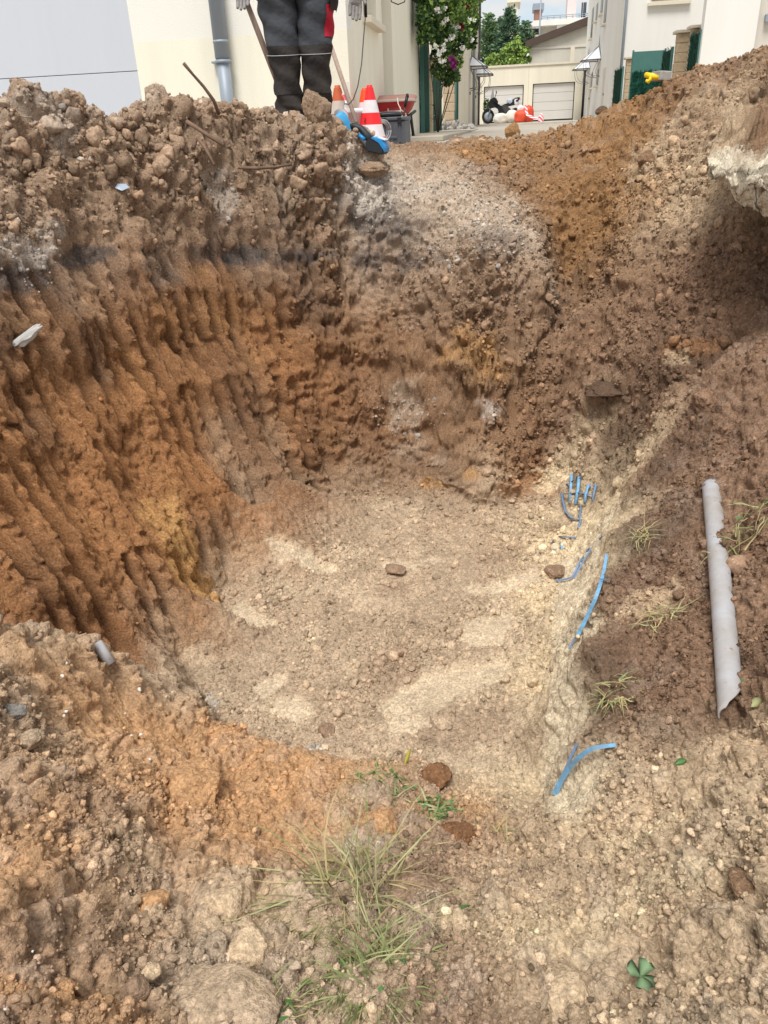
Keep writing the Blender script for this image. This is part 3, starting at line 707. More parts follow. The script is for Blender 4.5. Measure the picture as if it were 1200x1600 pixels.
p = MB().tube([(xp_, -.09, b_), (xp_, -.09, 2.55)], .062, 24).tube([(xp_, -.09, 2.54), (xp_, -.09, top)], .068, 24).build('drainpipe', M_zinc, h)
MB().lathe([(.070, 0), (.078, .006), (.078, .02), (.070, .026)], 24, (xp_, -.09, 2.50)).build('pipe_collar', M_zinc, p)
MB().box(xp_ - .12, xp_ - .07, -.07, -.0, 2.505, 2.522).build('pipe_bracket', M_zinc, p)
MB().lathe([(.069, 0), (.073, .012), (.069, .024)], 24, (xp_, -.09, 2.66)).build('pipe_joint', M_zinc, p)
wf = MB().box(-.17, -.11, .99, 1.8, 2.93, 4.38).build('window', M_sill, h)
MB().box(-.108, -.098, 1.05, 1.74, 2.99, 4.32).build('pane', M_glass, wf)
MB().box(-.12, .09, .89, 1.9, 2.85, 2.912, .006).build('sill', M_sill, wf)
dr = MB().box(-.168, -.13, 2.25, 3.04, b_, 4.38).build('door', M_white2, h); MB().box(-.128, -.11, 2.34, 2.4, 2.85, 2.89).build('handle', M_zinc, dr)
MB().prism([(-9.7, top), (.4, top), (.4, top + .14), (-4.7, top + 2.3), (-9.7, top + .14)], 'y', -.35, 6.7).build('roof', M_tile, h)

# cable hanging down the cream wall, and a loop higher up
def world_tube(name, pts, rad, m, label, cat, n=6, group=None):
    o = MB().tube(pts, rad, n).build(name, m); return tag(o, label, cat, group)
world_tube('cable', [PD(572, -30, 6.9), PD(571, 25, 6.92), PD(568, 60, 6.95), PD(565, 100, 6.98), PD(559, 135, 7.0), PD(552, 155, 7.05), PD(545, 163, 7.1), PD(538, 162, 7.1)], .005, M_iron, 'thin grey cable hanging down in front of the cream wall', 'cable')
world_tube('black_rod', [PD(570, -40, 6.4), PD(571.5, 27, 6.4)], [.010, .012], M_black, 'short black rod hanging beside the right glove', 'rod')
world_tube('looped_wire', [PD(606, -20, 9.4), PD(612, 3, 9.4), PD(622, 7, 9.4), PD(632, 3, 9.4), PD(636, -15, 9.4)], .006, M_black, 'black wire looping down at the top of the cream wall', 'wire')

# ---------------------------------------------------------------- glass canopies, windows
def canopy(parent, bc, z, side, w=1.5, out=1.25, rise=.62):
    """half-pyramid canopy of glass on iron ribs, at wall plane x = 0 of parent, side = +1 / -1"""
    E = [Vector((0, bc - w / 2, z)), Vector((side * out * .8, bc - w / 2 + .12, z)), Vector((side * out, bc - w / 4, z)), Vector((side * out, bc + w / 4, z)), Vector((side * out * .8, bc + w / 2 - .12, z)), Vector((0, bc + w / 2, z))]
    A = Vector((side * .06, bc, z + rise))
    fr = MB()
    for e in E: fr.tube([A, e], .022, 6)
    fr.tube(E, .026, 6); fr.tube([A, A + Vector((0, 0, .45))], [.025, .006], 6); fr.tube([E[0], A, E[-1]], .02, 6)
    for e in (E[1], E[4], E[0], E[5]):
        c = Vector((0, e.y, z - .7)); fr.tube([c + (Vector((e.x, e.y, z)) - c) * t + Vector((side * .22, 0, -.18)) * math.sin(t * 3.14) for t in (0, .2, .4, .6, .8, 1)], .010, 6)
    f = fr.build('canopy', M_iron, parent)
    for e0, e1 in zip(E, E[1:]):
        n = (e1 - e0).cross(A - e0).normalized() * .008
        MB().rings([[e0 + n, e1 + n, A + n], [e0 - n, e1 - n, A - n]], smooth=False).build('glass_pane', M_pale_glass, f)
def window_side(parent, side, b0, b1, z0, z1, depth=.12):
    f = MB().box(-.02 * side - .03, -.02 * side + .035, b0, b1, z0, z1).build('window', M_sill, parent)
    MB().box(*sorted((side * .016, side * .03)), b0 + .05, b1 - .05, z0 + .05, z1 - .05).build('pane', M_glass, f)
    MB().box(*sorted((0, side * .14)), b0 - .06, b1 + .06, z0 - .06, z0 - .002).build('sill', M_sill, f)

# second house on the left, behind the climbing rose
b0, b1 = ona(716, 150, 0)[0], ona(746.5, 150, 0)[0]
h2 = empty('house', S(0, 0, 0), SROT, 'narrow cream house at the end of the left row with two glass canopies', 'house')
zt = 1.9 + 190 * (8.2 + b1) / 1501
MB().box(-6, 0, b0, b1, sz(b0) - .2, zt).build('wall', M_cream2, h2)
MB().prism([(-6.3, zt), (.45, zt), (.45, zt + .14), (-3, zt + 1.8), (-6.3, zt + .14)], 'y', b0 - .3, b1 + .3).build('roof', M_tile, h2)
for px, py in ((734.5, 106), (744.3, 118)):
    bb, z_ = ona(px, py, 0); canopy(h2, bb, z_, 1, 1.6 if px < 740 else 2.0, .62 if px < 740 else .7, .36 if px < 740 else .42)
for px, y0, y1, wv in ((733, 112, 183, .9), (742, 126, 184, .9)):
    bb, _ = ona(px, 150, 0)
    d = MB().box(-.05, .03, bb - wv / 2, bb + wv / 2, sz(bb), sz(bb) + 2.1).build('door', M_white2, h2); MB().box(.03, .07, bb - .35, bb - .31, sz(bb) + 1, sz(bb) + 1.1).build('handle', M_iron, d)
MB().tube([(.06, b1 - .25, sz(b1) - .1), (.06, b1 - .25, zt - .1)], .05, 10).build('drainpipe', M_iron, h2)
MB().tube([(.06, ona(738, 150, 0)[0], sz(b1) - .1), (.06, ona(738, 150, 0)[0], zt - .1)], .05, 10).build('drainpipe', M_zinc, h2)

# ---------------------------------------------------------------- garage row closing the street
BG = 42.8
ga0, _ = onb(738, 150, BG); ga1, _ = onb(925, 150, BG)
zt = sum(onb(px, py, BG)[1] for px, py in ((745, 107), (827, 102.5), (906, 99))) / 3
g = empty('garage_block', S(0, BG, 0), SROT, 'low cream garage block with two pale doors closing the end of the street', 'garage')
D1 = (onb(756, 150, BG)[0], onb(818, 150, BG)[0]); D2 = (onb(832, 150, BG)[0], onb(897.5, 150, BG)[0])
dt1, dt2 = onb(787, 134, BG)[1], onb(865, 129.3, BG)[1]; gb = onb(860, 187.5, BG)[1]
mb = MB()
mb.box(ga0, D1[0], 0, .3, gb - .3, zt); mb.box(D1[1], D2[0], 0, .3, gb - .3, zt); mb.box(D2[1], ga1, 0, .3, gb - .3, zt)
mb.box(*D1, 0, .3, dt1, zt); mb.box(*D2, 0, .3, dt2, zt); mb.box(ga0, ga1, 5.7, 6, gb - .3, zt); mb.box(ga0, ga0 + .2, .3, 5.7, gb - .3, zt); mb.box(ga1 - .2, ga1, .3, 5.7, gb - .3, zt)
mb.build('wall', M_cream2, g)
MB().box(ga0 - .05, ga1 + .05, -.06, 6.05, zt, zt + .1).build('coping', M_sill, g)
xm = (D1[1] + D2[0]) / 2; MB().box(xm - .02, xm + .02, -.012, 0, gb - .2, zt - .002).build('joint', M_sill, g)
for (x0, x1), zz_ in ((D1, dt1), (D2, dt2)):
    dd = MB().box(x0 + .002, x1 - .002, .16, .2, gb - .05, zz_ - .002).build('garage_door', M_dark, g)
    for k in range(4):
        z0 = gb + .03 + (zz_ - gb - .06) * k / 4; z1 = gb + .03 + (zz_ - gb - .06) * (k + 1) / 4
        MB().box(x0 + .05, x1 - .05, .11, .16, z0 + .006, z1 - .006, .01).build('panel', M_gdoor, dd)
# gable building behind it
BH = 54
gx0, gx1 = onb(827, 90, BH)[0], onb(960, 90, BH)[0]
ze0, ze1 = onb(828, 73, BH)[1], onb(915, 41, BH)[1]
slope = (ze1 - ze0) / (onb(915, 41, BH)[0] - onb(828, 73, BH)[0])
xr = onb(940, 60, BH)[0]; zr = ze0 + slope * (xr - gx0)
h3 = empty('workshop_building', S(0, BH, 0), SROT, 'grey gabled workshop with a dark sloping roof edge behind the garages', 'building')
MB().prism([(gx0, 1), (xr * 2 - gx0, 1), (xr * 2 - gx0, ze0), (xr, zr), (gx0, ze0)], 'y', 0, 10).build('wall', mat('old_render', (216, 212, 200), .95, .14, .5, .3, 20, spec=.1, stretch=(1, 1, .35)), h3)
MB().prism([(gx0 - .3, ze0 - .1), (xr, zr), (2 * xr - gx0 + .3, ze0 - .1), (2 * xr - gx0 + .3, ze0 + .35), (xr, zr + .5), (gx0 - .3, ze0 + .32)], 'y', -.35, 10.3).build('roof', M_brown, h3)
zb = onb(870, 74, BH)[1]
MB().box(gx0, xr + 3, -.05, -.003, zb - .06, zb + .06).build('ledge', M_white2, h3)
xp = onb(894, 90, BH)[0]; MB().box(xp - .14, xp + .14, -.08, -.003, 1.5, zb - .062).build('pilaster', M_sill, h3)
MB().tube([(gx0 - .12, -.1, 1.5), (gx0 - .1, -.1, ze0 + .1)], .09, 8).build('gutter_pipe', M_white, h3)
# chimney and mast at its left end
bc = BH + 1.2
c0, c1 = onb(833, 60, bc)[0], onb(841, 60, bc)[0]
ch = empty('chimney_stack', S((c0 + c1) / 2, bc, 0), SROT, 'red brick chimney with dark pots beside the workshop roof', 'chimney')
zc0, zc1 = onb(837, 72, bc)[1], onb(837, 55, bc)[1]; wd = (c1 - c0) / 2
st = MB().box(-wd, wd, -.3, .3, zc0 - 2.5, zc1 - .12).build('stack', mat('chimney_brick', (140, 92, 80), .95, .15, 9, .3, 30), ch)
MB().box(-wd - .06, wd + .06, -.36, .36, zc1 - .118, zc1).build('cap', M_sill, ch)
for k in (-.5, .5): MB().lathe([(.12, 0), (.1, .3), (.16, .32), (.16, .37), (.1, .39)], 10, (k * wd, 0, zc1 + .001)).build('chimney_pot', M_dark, ch)
mp2 = S(onb(843.5, 40, BH + .8)[0], BH + .8, 0)
MB().tube([mp2 + Vector((0, 0, 3)), mp2 + Vector((0, 0, onb(844, -25, BH)[1]))], .055, 6).build('mast', M_zinc); tag(bpy.data.objects['mast'], 'tall thin metal mast rising beside the chimney stack', 'mast')
# apartment block far behind
BA = 92
ax0, ax1 = onb(836, 50, BA)[0], onb(975, 50, BA)[0]; zt = onb(880, 29.5, BA)[1]; zl = onb(880, 38.5, BA)[1]; zf = onb(880, 60, BA)[1]
ap = empty('apartment_block', S(0, BA, 0), SROT, 'white flat roofed apartment block with recessed balconies on the skyline', 'building')
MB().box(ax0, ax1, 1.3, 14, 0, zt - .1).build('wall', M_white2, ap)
MB().box(ax0 - .4, ax1 + .4, -.2, 14.2, zl, zt).build('roof_slab', M_white, ap)
for px0, px1 in ((837, 844), (870, 887), (915, 928)):
    x0, x1 = onb(px0, 50, BA)[0], onb(px1, 50, BA)[0]; MB().box(x0, x1, 0, 1.29, 0, zl - .002).build('pier', M_white, ap)
for px0, px1 in ((845, 869), (888, 914)):
    x0, x1 = onb(px0, 50, BA)[0], onb(px1, 50, BA)[0]; w_ = MB().box(x0 + .5, x1 - .2, 1.24, 1.298, zl - 2.6, zl - .5).build('window', M_white, ap)
    for k in (0, 1): MB().box(x0 + .6 + k * (x1 - x0 - .9) / 2, x0 + .45 + (k + 1) * (x1 - x0 - .9) / 2, 1.21, 1.238, zl - 2.5, zl - .6).build('pane', M_glass, w_)
    MB().box(x0, x1, 0, 1.2, zl - 3.2, zl - 2.9).build('balcony', M_white, ap)
rl = MB(); xr0, xr1 = onb(846, 25, BA)[0], onb(935, 25, BA)[0]; zr1 = onb(890, 22.5, BA)[1]
for k in range(10): xx = xr0 + (xr1 - xr0) * k / 9; rl.tube([(xx, .1, zt), (xx, .1, zr1)], .04, 5)
for q_ in (1, .55): rl.tube([(xr0, .1, zt + (zr1 - zt) * q_), (xr1, .1, zt + (zr1 - zt) * q_)], .035, 5)
rl.build('roof_railing', M_zinc, ap)
x0, x1 = onb(836, 25, BA)[0], onb(848, 25, BA)[0]; rh = MB().box(x0, x1, 3, 6, zt, zt + 1.3).build('roof_hut', mat('rust_panels', (150, 110, 96), .8), ap); MB().box(x0 - .2, x1 + .2, 2.8, 6.2, zt + 1.302, zt + 1.9).build('hut_roof', M_zinc, rh)
x0, x1 = onb(889, 25, BA)[0], onb(903.5, 25, BA)[0]; MB().box(x0, x1, 4, 7, zt, zt + 6.5).build('tower_stack', mat('pink_render', (226, 214, 212), .9), ap)
for px in (911, 914, 916.5): xx = onb(px, 25, BA)[0]; MB().tube([(xx, 2, zt), (xx, 2, zt + 1.6)], .09, 6).build('vent_pipe', M_dark, ap)
BB = 135
x0, x1 = onb(796.5, 8, BB)[0], onb(809, 8, BB)[0]; zt2 = onb(802, 4, BB)[1]
o = MB().box(x0, x1, 0, 8, 0, zt2).box(x0 - .4, x1 + .4, -.4, 8.4, zt2, zt2 + .5).build('distant_block', M_cream2, None, S(0, BB, 0), (0, 0, SROT)); tag(o, 'top of a distant cream block showing between the conifer tops', 'building')

# ---------------------------------------------------------------- right row: white house, fence, near white house
AR = 5.6
br0, br1 = ona(968, 105, AR)[0], ona(916, 120, AR)[0] + 1.5
r1 = empty('house', S(AR, 0, 0), SROT, 'tall white house with a grey drainpipe and two glass canopies right of the street', 'house')
MB().box(0, 8, br0, br1, 1.5, 10).build('wall', M_white, r1)
MB().prism([(-.4, 10), (8.4, 10), (4, 12.2)], 'y', br0 - .3, br1 + .3).build('roof', M_tile, r1)
p0 = onb(974, 60, br0)[0] - AR; MB().tube([(p0, -.07 + br0, 1.6), (p0, -.07 + br0, 9.9)], .055, 10).build('drainpipe', M_zinc, r1)
x0, z0 = onb(1012, 6, br0); x1, _ = onb(1079, 3, br0); x0 -= AR; x1 -= AR
w_ = MB().box(x0 + .06, x1 - .06, br0 - .02, br0 + .02, z0 + .02, z0 + 1.5).build('window', M_sill, r1); MB().box(x0 + .12, x1 - .12, br0 - .035, br0 - .022, z0 + .08, z0 + 1.44).build('pane', M_glass, w_); MB().box(x0, x1, br0 - .16, br0, z0 - .08, z0 + .018).build('sill', M_sill, w_)
for px, y0, y1 in ((927.5, 11, 57), (934, 4, 31), (943, -20, 19), (948.8, -12, 34), (925.8, 112, 137), (935, 107, 133)):
    bb, za = ona(px, y0, AR); _, zb_ = ona(px, y1, AR); wv = 1.0 if px > 940 else .9; window_side(r1, -1, bb - wv / 2, bb + wv / 2, min(za, zb_), max(za, zb_))
for px in (942.5, 921): bb, _ = ona(px, 150, AR); d = MB().box(-.03, .03, bb - .5, bb + .5, 1.75, 3.9).build('door', M_white2, r1); MB().box(-.07, -.032, bb - .4, bb - .36, 2.8, 2.9).build('handle', M_iron, d)
for px, py in ((936.5, 94), (920, 108)):
    bb, z_ = ona(px, py, AR); canopy(r1, bb, z_, -1, 1.7, .85, .58)
MB().tube([(-.06, br1 - 1.2, 1.7), (-.06, br1 - 1.2, 4.6)], .07, 8).build('conduit', M_black, r1)

br2 = ona(1095, 80, AR)[0]
r2 = empty('house', S(AR, 0, 0), SROT, 'near white rendered house wall at the top right above the earth mound', 'house')
xe = onb(1180, 60, br2 )[0] - AR
MB().box(0, xe, br2 - .0, br2 + .3, 1.5, 8).build('wall', M_white, r2)
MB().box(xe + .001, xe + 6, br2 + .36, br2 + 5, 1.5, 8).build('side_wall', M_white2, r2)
MB().prism([(-.3, 8), (xe + 6.4, 8), (xe / 2 + 3, 10.5)], 'y', br2 - .2, br2 + 5.3).build('roof', M_tile, r2)
xx, zz_ = onb(1199, 28, br2 + .35); MB().box(xx - AR - .06, xx - AR + .1, br2 + .23, br2 + .348, zz_ - .08, zz_ + .06).build('wall_lamp', M_zinc, r2)

M_fence = mat('green_mesh_fence', (40, 92, 78), .9, .25, 14, .6, 60, spec=.15, var2=(22, 58, 48))
M_fabric = mat('green_fence_fabric', (76, 122, 116), .9, .06, 4)
M_pillar = mat('pillar_block', (198, 178, 150), .95, .14, 14, .5, 40, spec=.1)
M_capst = mat('cap_stone', (206, 196, 180), .95, .08, 10, .3, 40)
def hedge_panel(b0, b1, zb0, zt, ax, label, frontal=None, fabric=0.0):
    """fence panel covered in artificial hedge; its fronds are real slivers"""
    f = empty('fence_panel', S(ax, b0, 0), SROT, label, 'fence', 'green fence panels')
    L = (b1 - b0) if frontal is None else frontal
    mb = MB()
    zf_ = zt - fabric
    if frontal is None: mb.box(-.02, .02, 0, L, zb0, zf_)
    else: mb.box(0, L, -.02, .02, zb0, zf_)
    n = int(L * (zf_ - zb0) * 260)
    for _ in range(n):
        t, zq, w_ = random.uniform(0, L), random.uniform(zb0, zf_), random.uniform(.02, .05)
        sgn = -1
        c = Vector((sgn * .03, t, zq)) if frontal is None else Vector((t, sgn * .03, zq))
        e = Vector((random.uniform(-.04, .04), random.uniform(-.04, .04), random.uniform(.06, .14)))
        o_ = Vector((sgn * random.uniform(.02, .06), 0, 0)) if frontal is None else Vector((0, sgn * random.uniform(.02, .06), 0))
        k = Vector((0, w_, 0)) if frontal is None else Vector((w_, 0, 0))
        mb.bm.faces.new([mb.bm.verts.new(v) for v in (c - k, c + k, c + e + o_)])
    mb.build('hedge_cover', M_fence, f, recalc=False)
    if fabric:
        (MB().box(-.015, .015, 0, L, zf_ + .001, zt) if frontal is None else MB().box(0, L, -.015, .015, zf_ + .001, zt)).build('fabric_strip', M_fabric, f)
    for t in (0, L):
        (MB().box(-.03, .03, t - .03, t + .03, zb0, zt + .05) if frontal is None else MB().box(t - .03, t + .03, .021, .08, zb0, zt + .05)).build('post', M_fabric, f)
    return f
def pillar(b, ax, zt, w, label):
    f = empty('stone_pillar', S(ax, b, sz(b)), SROT, label, 'pillar', 'stone gate pillars')
    H = zt - sz(b); n = max(4, round(H / .22)); hh = H / n
    src = None
    for k in range(n):
        br = MB().box(-w / 2 + random.uniform(0, .012), w / 2 - random.uniform(0, .012), -w / 2 + random.uniform(0, .012), w / 2 - random.uniform(0, .012), k * hh + .006, (k + 1) * hh - .002, .012).build('block', M_pillar, f)
    MB().box(-w / 2 + .03, w / 2 - .03, -w / 2 + .03, w / 2 - .03, 0, H).build('mortar_core', M_sill, f)
    MB().box(-w / 2 - .07, w / 2 + .07, -w / 2 - .07, w / 2 + .07, H + .002, H + .07, .012).build('cap', M_capst, f)
def bz(px, py, a=AR): return ona(px, py, a)
b, z_ = bz(980, 93); pillar(b, AR + .15, z_, .36, 'stone pillar farthest from the camera in the right fence, beside the white house')
b, z_ = bz(1060, 53); pillar(b, AR + .15, z_, .36, 'middle stone pillar of the right fence with a broad pale cap')
b, z_ = bz(1079, 46); pillar(b, AR + .2, z_, .36, 'stone pillar closest to the near white house in the right fence')
b0, z0 = bz(974, 106); b1, z1 = bz(962, 110); hedge_panel(b0, b1, 1.7, z0, AR, 'green fence panel between the far stone pillar and the white house')
bq, zq = bz(990, 81); xq = onb(1040, 81, bq)[0]; hedge_panel(bq, bq, 1.7, zq, AR, 'green fence panel with a pale blue green fabric top, facing the camera', xq - AR, .62)
b0, z0 = bz(1052, 68); b1, z1 = bz(1039, 72); hedge_panel(b0, b1, 1.7, z0 - .12, AR, 'narrow green fence panel touching the middle pillar')
b0, z0 = bz(1096, 50); b1, _ = bz(1082, 52); hedge_panel(b0, b1, 1.7, z0, AR, 'tall green fence panel against the near white house')
# ---------------------------------------------------------------- plants
M_leafd = mat('leaf_dark', (62, 94, 56), .65, .25, 5, spec=.25)
M_leafm = mat('leaf_mid', (96, 132, 68), .6, .2, 5, spec=.3)
M_leafl = mat('leaf_light', (152, 180, 92), .6, .15, 5, spec=.3)
M_con = mat('needle_dark', (100, 132, 108), .8, .25, 4, spec=.15)
M_con2 = mat('needle_mid', (132, 160, 122), .8, .2, 4, spec=.15)
M_bark = mat('bark', (98, 80, 64), .95, .2, 12, .5, 40)
def leaf(mb, c, size, mi, long=1.5, up_=None):
    d = Vector((random.gauss(0, 1), random.gauss(0, 1), random.gauss(0, .7))).normalized() if up_ is None else (up_ + Vector((random.gauss(0, .4), random.gauss(0, .4), random.gauss(0, .4)))).normalized()
    s_ = d.cross(Vector((random.gauss(0, 1), random.gauss(0, 1), random.gauss(0, 1)))).normalized()
    n_ = d.cross(s_) * size * .25
    f = mb.bm.faces.new([mb.bm.verts.new(v) for v in (c - d * size * long * .5, c + s_ * size * .5 + n_, c + d * size * long * .5, c - s_ * size * .5 + n_)])
    f.material_index = mi
def blob_leaves(mb, c, r, n, size, mis):
    for _ in range(n):
        v = Vector((random.gauss(0, 1), random.gauss(0, 1), random.gauss(0, 1))).normalized() * (random.random() ** .45)
        leaf(mb, c + Vector((v.x * r[0], v.y * r[1], v.z * r[2])), size * random.uniform(.6, 1.3), random.choice(mis))
def branches(mb, base, tips, r0):
    for t in tips:
        m_ = base.lerp(t, .5) + Vector((random.uniform(-.1, .1), random.uniform(-.1, .1), .1)) * (t - base).length * .5
        mb.tube([base, m_, t], [r0, r0 * .6, r0 * .2], 6)

# climbing rose over the left fence
rose = empty('climbing_rose', S(.1, 6.6, sz(6)), 0, 'climbing rose full of white flowers spilling over the green fence', 'shrub')
ro = S(.1, 6.6, sz(6))
cl = []
for px, py, D, rp in ((672, 12, 13.5, 22), (700, 15, 14, 26), (725, 22, 15, 22), (668, 45, 13.5, 16), (690, 50, 14, 24), (712, 55, 14.6, 24), (732, 62, 15.2, 12), (738, 38, 15.2, 12), (690, 85, 14.2, 18), (708, 95, 14.8, 16), (700, 120, 15, 14), (665, -20, 13.5, 24), (700, -20, 14, 30), (735, -12, 15, 24), (684, 110, 14.2, 12), (662, 30, 13.3, 13), (660, 60, 13.3, 10), (742, 28, 15.2, 8), (738, 68, 15.2, 7), (742, 50, 15.2, 6), (712, 118, 14.6, 9)):
    r = rp * D / 1343; cl.append((PD(px, py, D) - ro, r))
fl = MB()
for i, (c, r) in enumerate(cl):
    bright = i in (1, 2, 12, 13, 9)
    blob_leaves(fl, c, (r, r * 1.3, r), int(430 * (r / .2) ** 2), .05, [0, 0, 1, 1, 2] if not bright else [1, 1, 2, 2, 2])
fl.build('foliage', [M_leafd, M_leafm, M_leafl], rose, recalc=False)
st = MB(); branches(st, Vector((.15, -.2, 0)), [c for c, r in cl[3:12]], .009); st.build('stem', M_bark, rose)
bl = MB()
for k in range(7):
    a = k * 2.4; t = .3 + .1 * k; leaf(bl, Vector((math.cos(a) * .03, math.sin(a) * .03, .01 * k)), .075, 0, 1.1, Vector((math.cos(a), math.sin(a), t)))
M_petal = mat('white_petal', (238, 238, 232), .7, .04, 10); M_pink = mat('purple_petal', (150, 50, 130), .7, .15, 10); M_red = mat('dark_red_petal', (130, 30, 46), .7, .15, 10)
src = bl.build('blossom', M_petal, rose); first = True
for px, py in ((683, 18), (688, 22), (697, 14), (697, 33), (690, 38), (708, 43), (711, 47), (717, 44), (712, 51), (703, 61), (707, 60), (697, 65), (694, 74), (692, 80), (688, 84), (680, 76), (684, 88), (690, 98), (694, 96), (735, 33), (741, 34), (735, 64), (722, 77), (724, 76)):
    p_ = PD(px, py, 13.2 + (px - 680) * .025) - ro
    if first: src.location = p_; src.scale = (.7,) * 3; first = False
    else: share('blossom', src, rose, p_, (random.uniform(-.8, .8), random.uniform(-.8, .8), random.uniform(0, 6)), [random.uniform(.45, .85)] * 3)
def tinted(px, py, m_, s_):
    o = share('blossom', src, rose, PD(px, py, 13.3 + (px - 680) * .025) - ro, (.6, .3, 0), [s_] * 3); o.data = o.data.copy(); o.data.materials.clear(); o.data.materials.append(m_)
for a in ((705, 96, M_pink, 1.7), (708, 101, M_pink, 1.6), (707, 106, M_pink, 1.4), (720, 44, M_red, 1.4), (719, 39, M_red, 1.0), (730, 12, M_red, .9), (717, 17, M_red, .9)): tinted(a[0], a[1], a[2], a[3] * .62)

# left fence under the rose
def lp(px, py, a=0): return ona(px, py, a)
b0, _ = lp(655.5, 180); b1, _ = lp(664, 180)
hedge_panel(b0 + .02, b1, 1.7, 4.2, .05, 'tall green fence panel right beside the end of the cream house')
b2, _ = lp(671.5, 180); pillar(b2, -.06, lp(671, 97)[1], .24, 'stone pillar under the climbing rose in the left fence')
b3, _ = lp(690, 180); b4, _ = lp(704, 180)
hedge_panel(b3, b4, 1.7, lp(697, 110)[1], -.25, 'green fence panel under the purple rose in the left fence')
b5, _ = lp(709, 180); pillar(b5, -.12, lp(709, 118)[1], .3, 'thin pale pillar next to the second left house')
b6, _ = lp(711.5, 180); hedge_panel(b6, b6 + .9, 1.7, lp(714, 122)[1], .0, 'dark green fence leaf touching the second left house')
# bicycle half hidden behind the fence
bk = empty('bicycle', S(-.55, lp(687, 180)[0], sz(8)), SROT + R(60), 'bicycle parked under the rose with only its wheel clearly seen', 'bicycle')
def wheel(parent, x, r, tyre_r, m_t, spokes=10):
    w = MB().tube([(x + r * math.cos(k * .2618), 0, r + tyre_r + r * math.sin(k * .2618)) for k in range(25)], tyre_r, 6, False).build('wheel', m_t, parent)
    s_ = MB()
    for k in range(spokes): s_.tube([(x, 0, r + tyre_r), (x + r * .96 * math.cos(k * 6.283 / spokes), 0, r + tyre_r + r * .96 * math.sin(k * 6.283 / spokes))], .004, 4)
    s_.tube([(x, -.04, r + tyre_r), (x, .04, r + tyre_r)], .02, 8); s_.build('rim', M_zinc, w); return w
for x in (-.5, .5): wheel(bk, x, .31, .018, M_black)
MB().tube([(-.5, 0, .33), (-.35, 0, .75), (.05, 0, .32), (.5, 0, .33)], .014, 6).tube([(-.33, 0, .72), (.17, 0, .72), (.5, 0, .33)], .014, 6).tube([(.05, 0, .32), (.2, 0, .85)], .014, 6).build('frame', M_white, bk)
MB().box(.08, .32, -.05, .05, .86, .9, .02).build('saddle', M_black, bk)
MB().tube([(-.35, -.25, .98), (-.4, 0, .95), (-.35, .25, .98)], .012, 6).tube([(-.4, 0, .95), (-.35, 0, .75)], .012, 6).build('handlebar', M_zinc, bk)

def conifer(name, base, H, Wd, n, label, mats, leafs, z_from=.12):
    t = empty(name, base, 0, label, 'tree', 'trees behind the garages')
    tr = MB().tube([(0, 0, 0), (0, 0, H * .5), (.1, 0, H)], [.22, .14, .02], 8); tr.build('trunk', M_bark, t)
    cr_ = MB()
    for k in range(n):
        h = z_from + (1 - z_from) * (k / n) ** .9; L = Wd * (1 - h) ** .75 * random.uniform(.65, 1.15) + .15; a = k * 2.399 + random.uniform(-.4, .4)
        d = Vector((math.cos(a), math.sin(a), random.uniform(-.15, .3)))
        m_ = int(leafs * (L / Wd + .2))
        for _ in range(m_):
            q_ = random.random() ** .6
            c = Vector((0, 0, h * H)) + d * L * q_ + Vector((0, 0, -.18 * q_ * q_ * L)) + Vector((random.gauss(0, .12), random.gauss(0, .12), random.gauss(0, .07)))
            leaf(cr_, c, random.uniform(.08, .17), 0 if random.random() < .6 + .3 * (1 - q_) else 1, 2.2, d + Vector((0, 0, .25)))
    cr_.build('crown', mats, t, recalc=False)
def tree_at(px, D): d = ray(px, 150); X_ = d.x / d.y * D; return Vector((X_, D, street_z(D)))
def top_h(px, py, D): return PD(px, py, D).z - street_z(D)
conifer('conifer_tree', tree_at(792, 63), top_h(795, 12, 63), 2.7, 130, 'tall dark blue green conifer rising highest behind the garages', [M_con, M_con2], 70)
conifer('conifer_tree', tree_at(818, 62), top_h(818, 34, 62), 1.9, 90, 'shorter conifer with feathery tips leaning against the workshop roof', [M_con2, M_con], 55)
conifer('conifer_tree', tree_at(762, 64), top_h(764, 22, 64), 2.2, 100, 'mid green bushy evergreen nearest the second left house', [M_con2, M_leafm], 65)
conifer('conifer_tree', tree_at(777, 66), top_h(778, 30, 66), 2.6, 90, 'dark evergreen filling the gap between the two taller trees', [M_con, M_con2], 55)
def broadleaf(base, cls, label, size, dens, mis, mats):
    t = empty('leafy_tree', base, 0, label, 'tree', 'trees behind the garages')
    cr_ = MB(); st = MB().tube([(0, 0, 0), (0, 0, 2.4)], [.14, .09], 8)
    for c, r in cls: blob_leaves(cr_, c, (r, r, r * .9), int(dens * r * r), size, mis)
    branches(st, Vector((0, 0, 2.2)), [c for c, r in cls], .06)
    st.build('trunk', M_bark, t); cr_.build('crown', mats, t, recalc=False)
tb = tree_at(795, 57.5)
cls = [(PD(px, py, 57.5 + random.uniform(-.6, .6)) - tb, rp * 57.5 / 1343) for px, py, rp in ((765, 98, 8), (778, 92, 9), (790, 82, 9), (797, 74, 8), (806, 72, 9), (815, 82, 9), (822, 78, 6), (800, 95, 11), (815, 98, 9), (783, 104, 9), (826, 92, 5), (808, 62, 5), (770, 86, 4))]
broadleaf(tb, cls, 'bright yellow green leafy tree just above the garage roof', .16, 1500, [0, 1, 1, 1], [M_leafm, M_leafl])

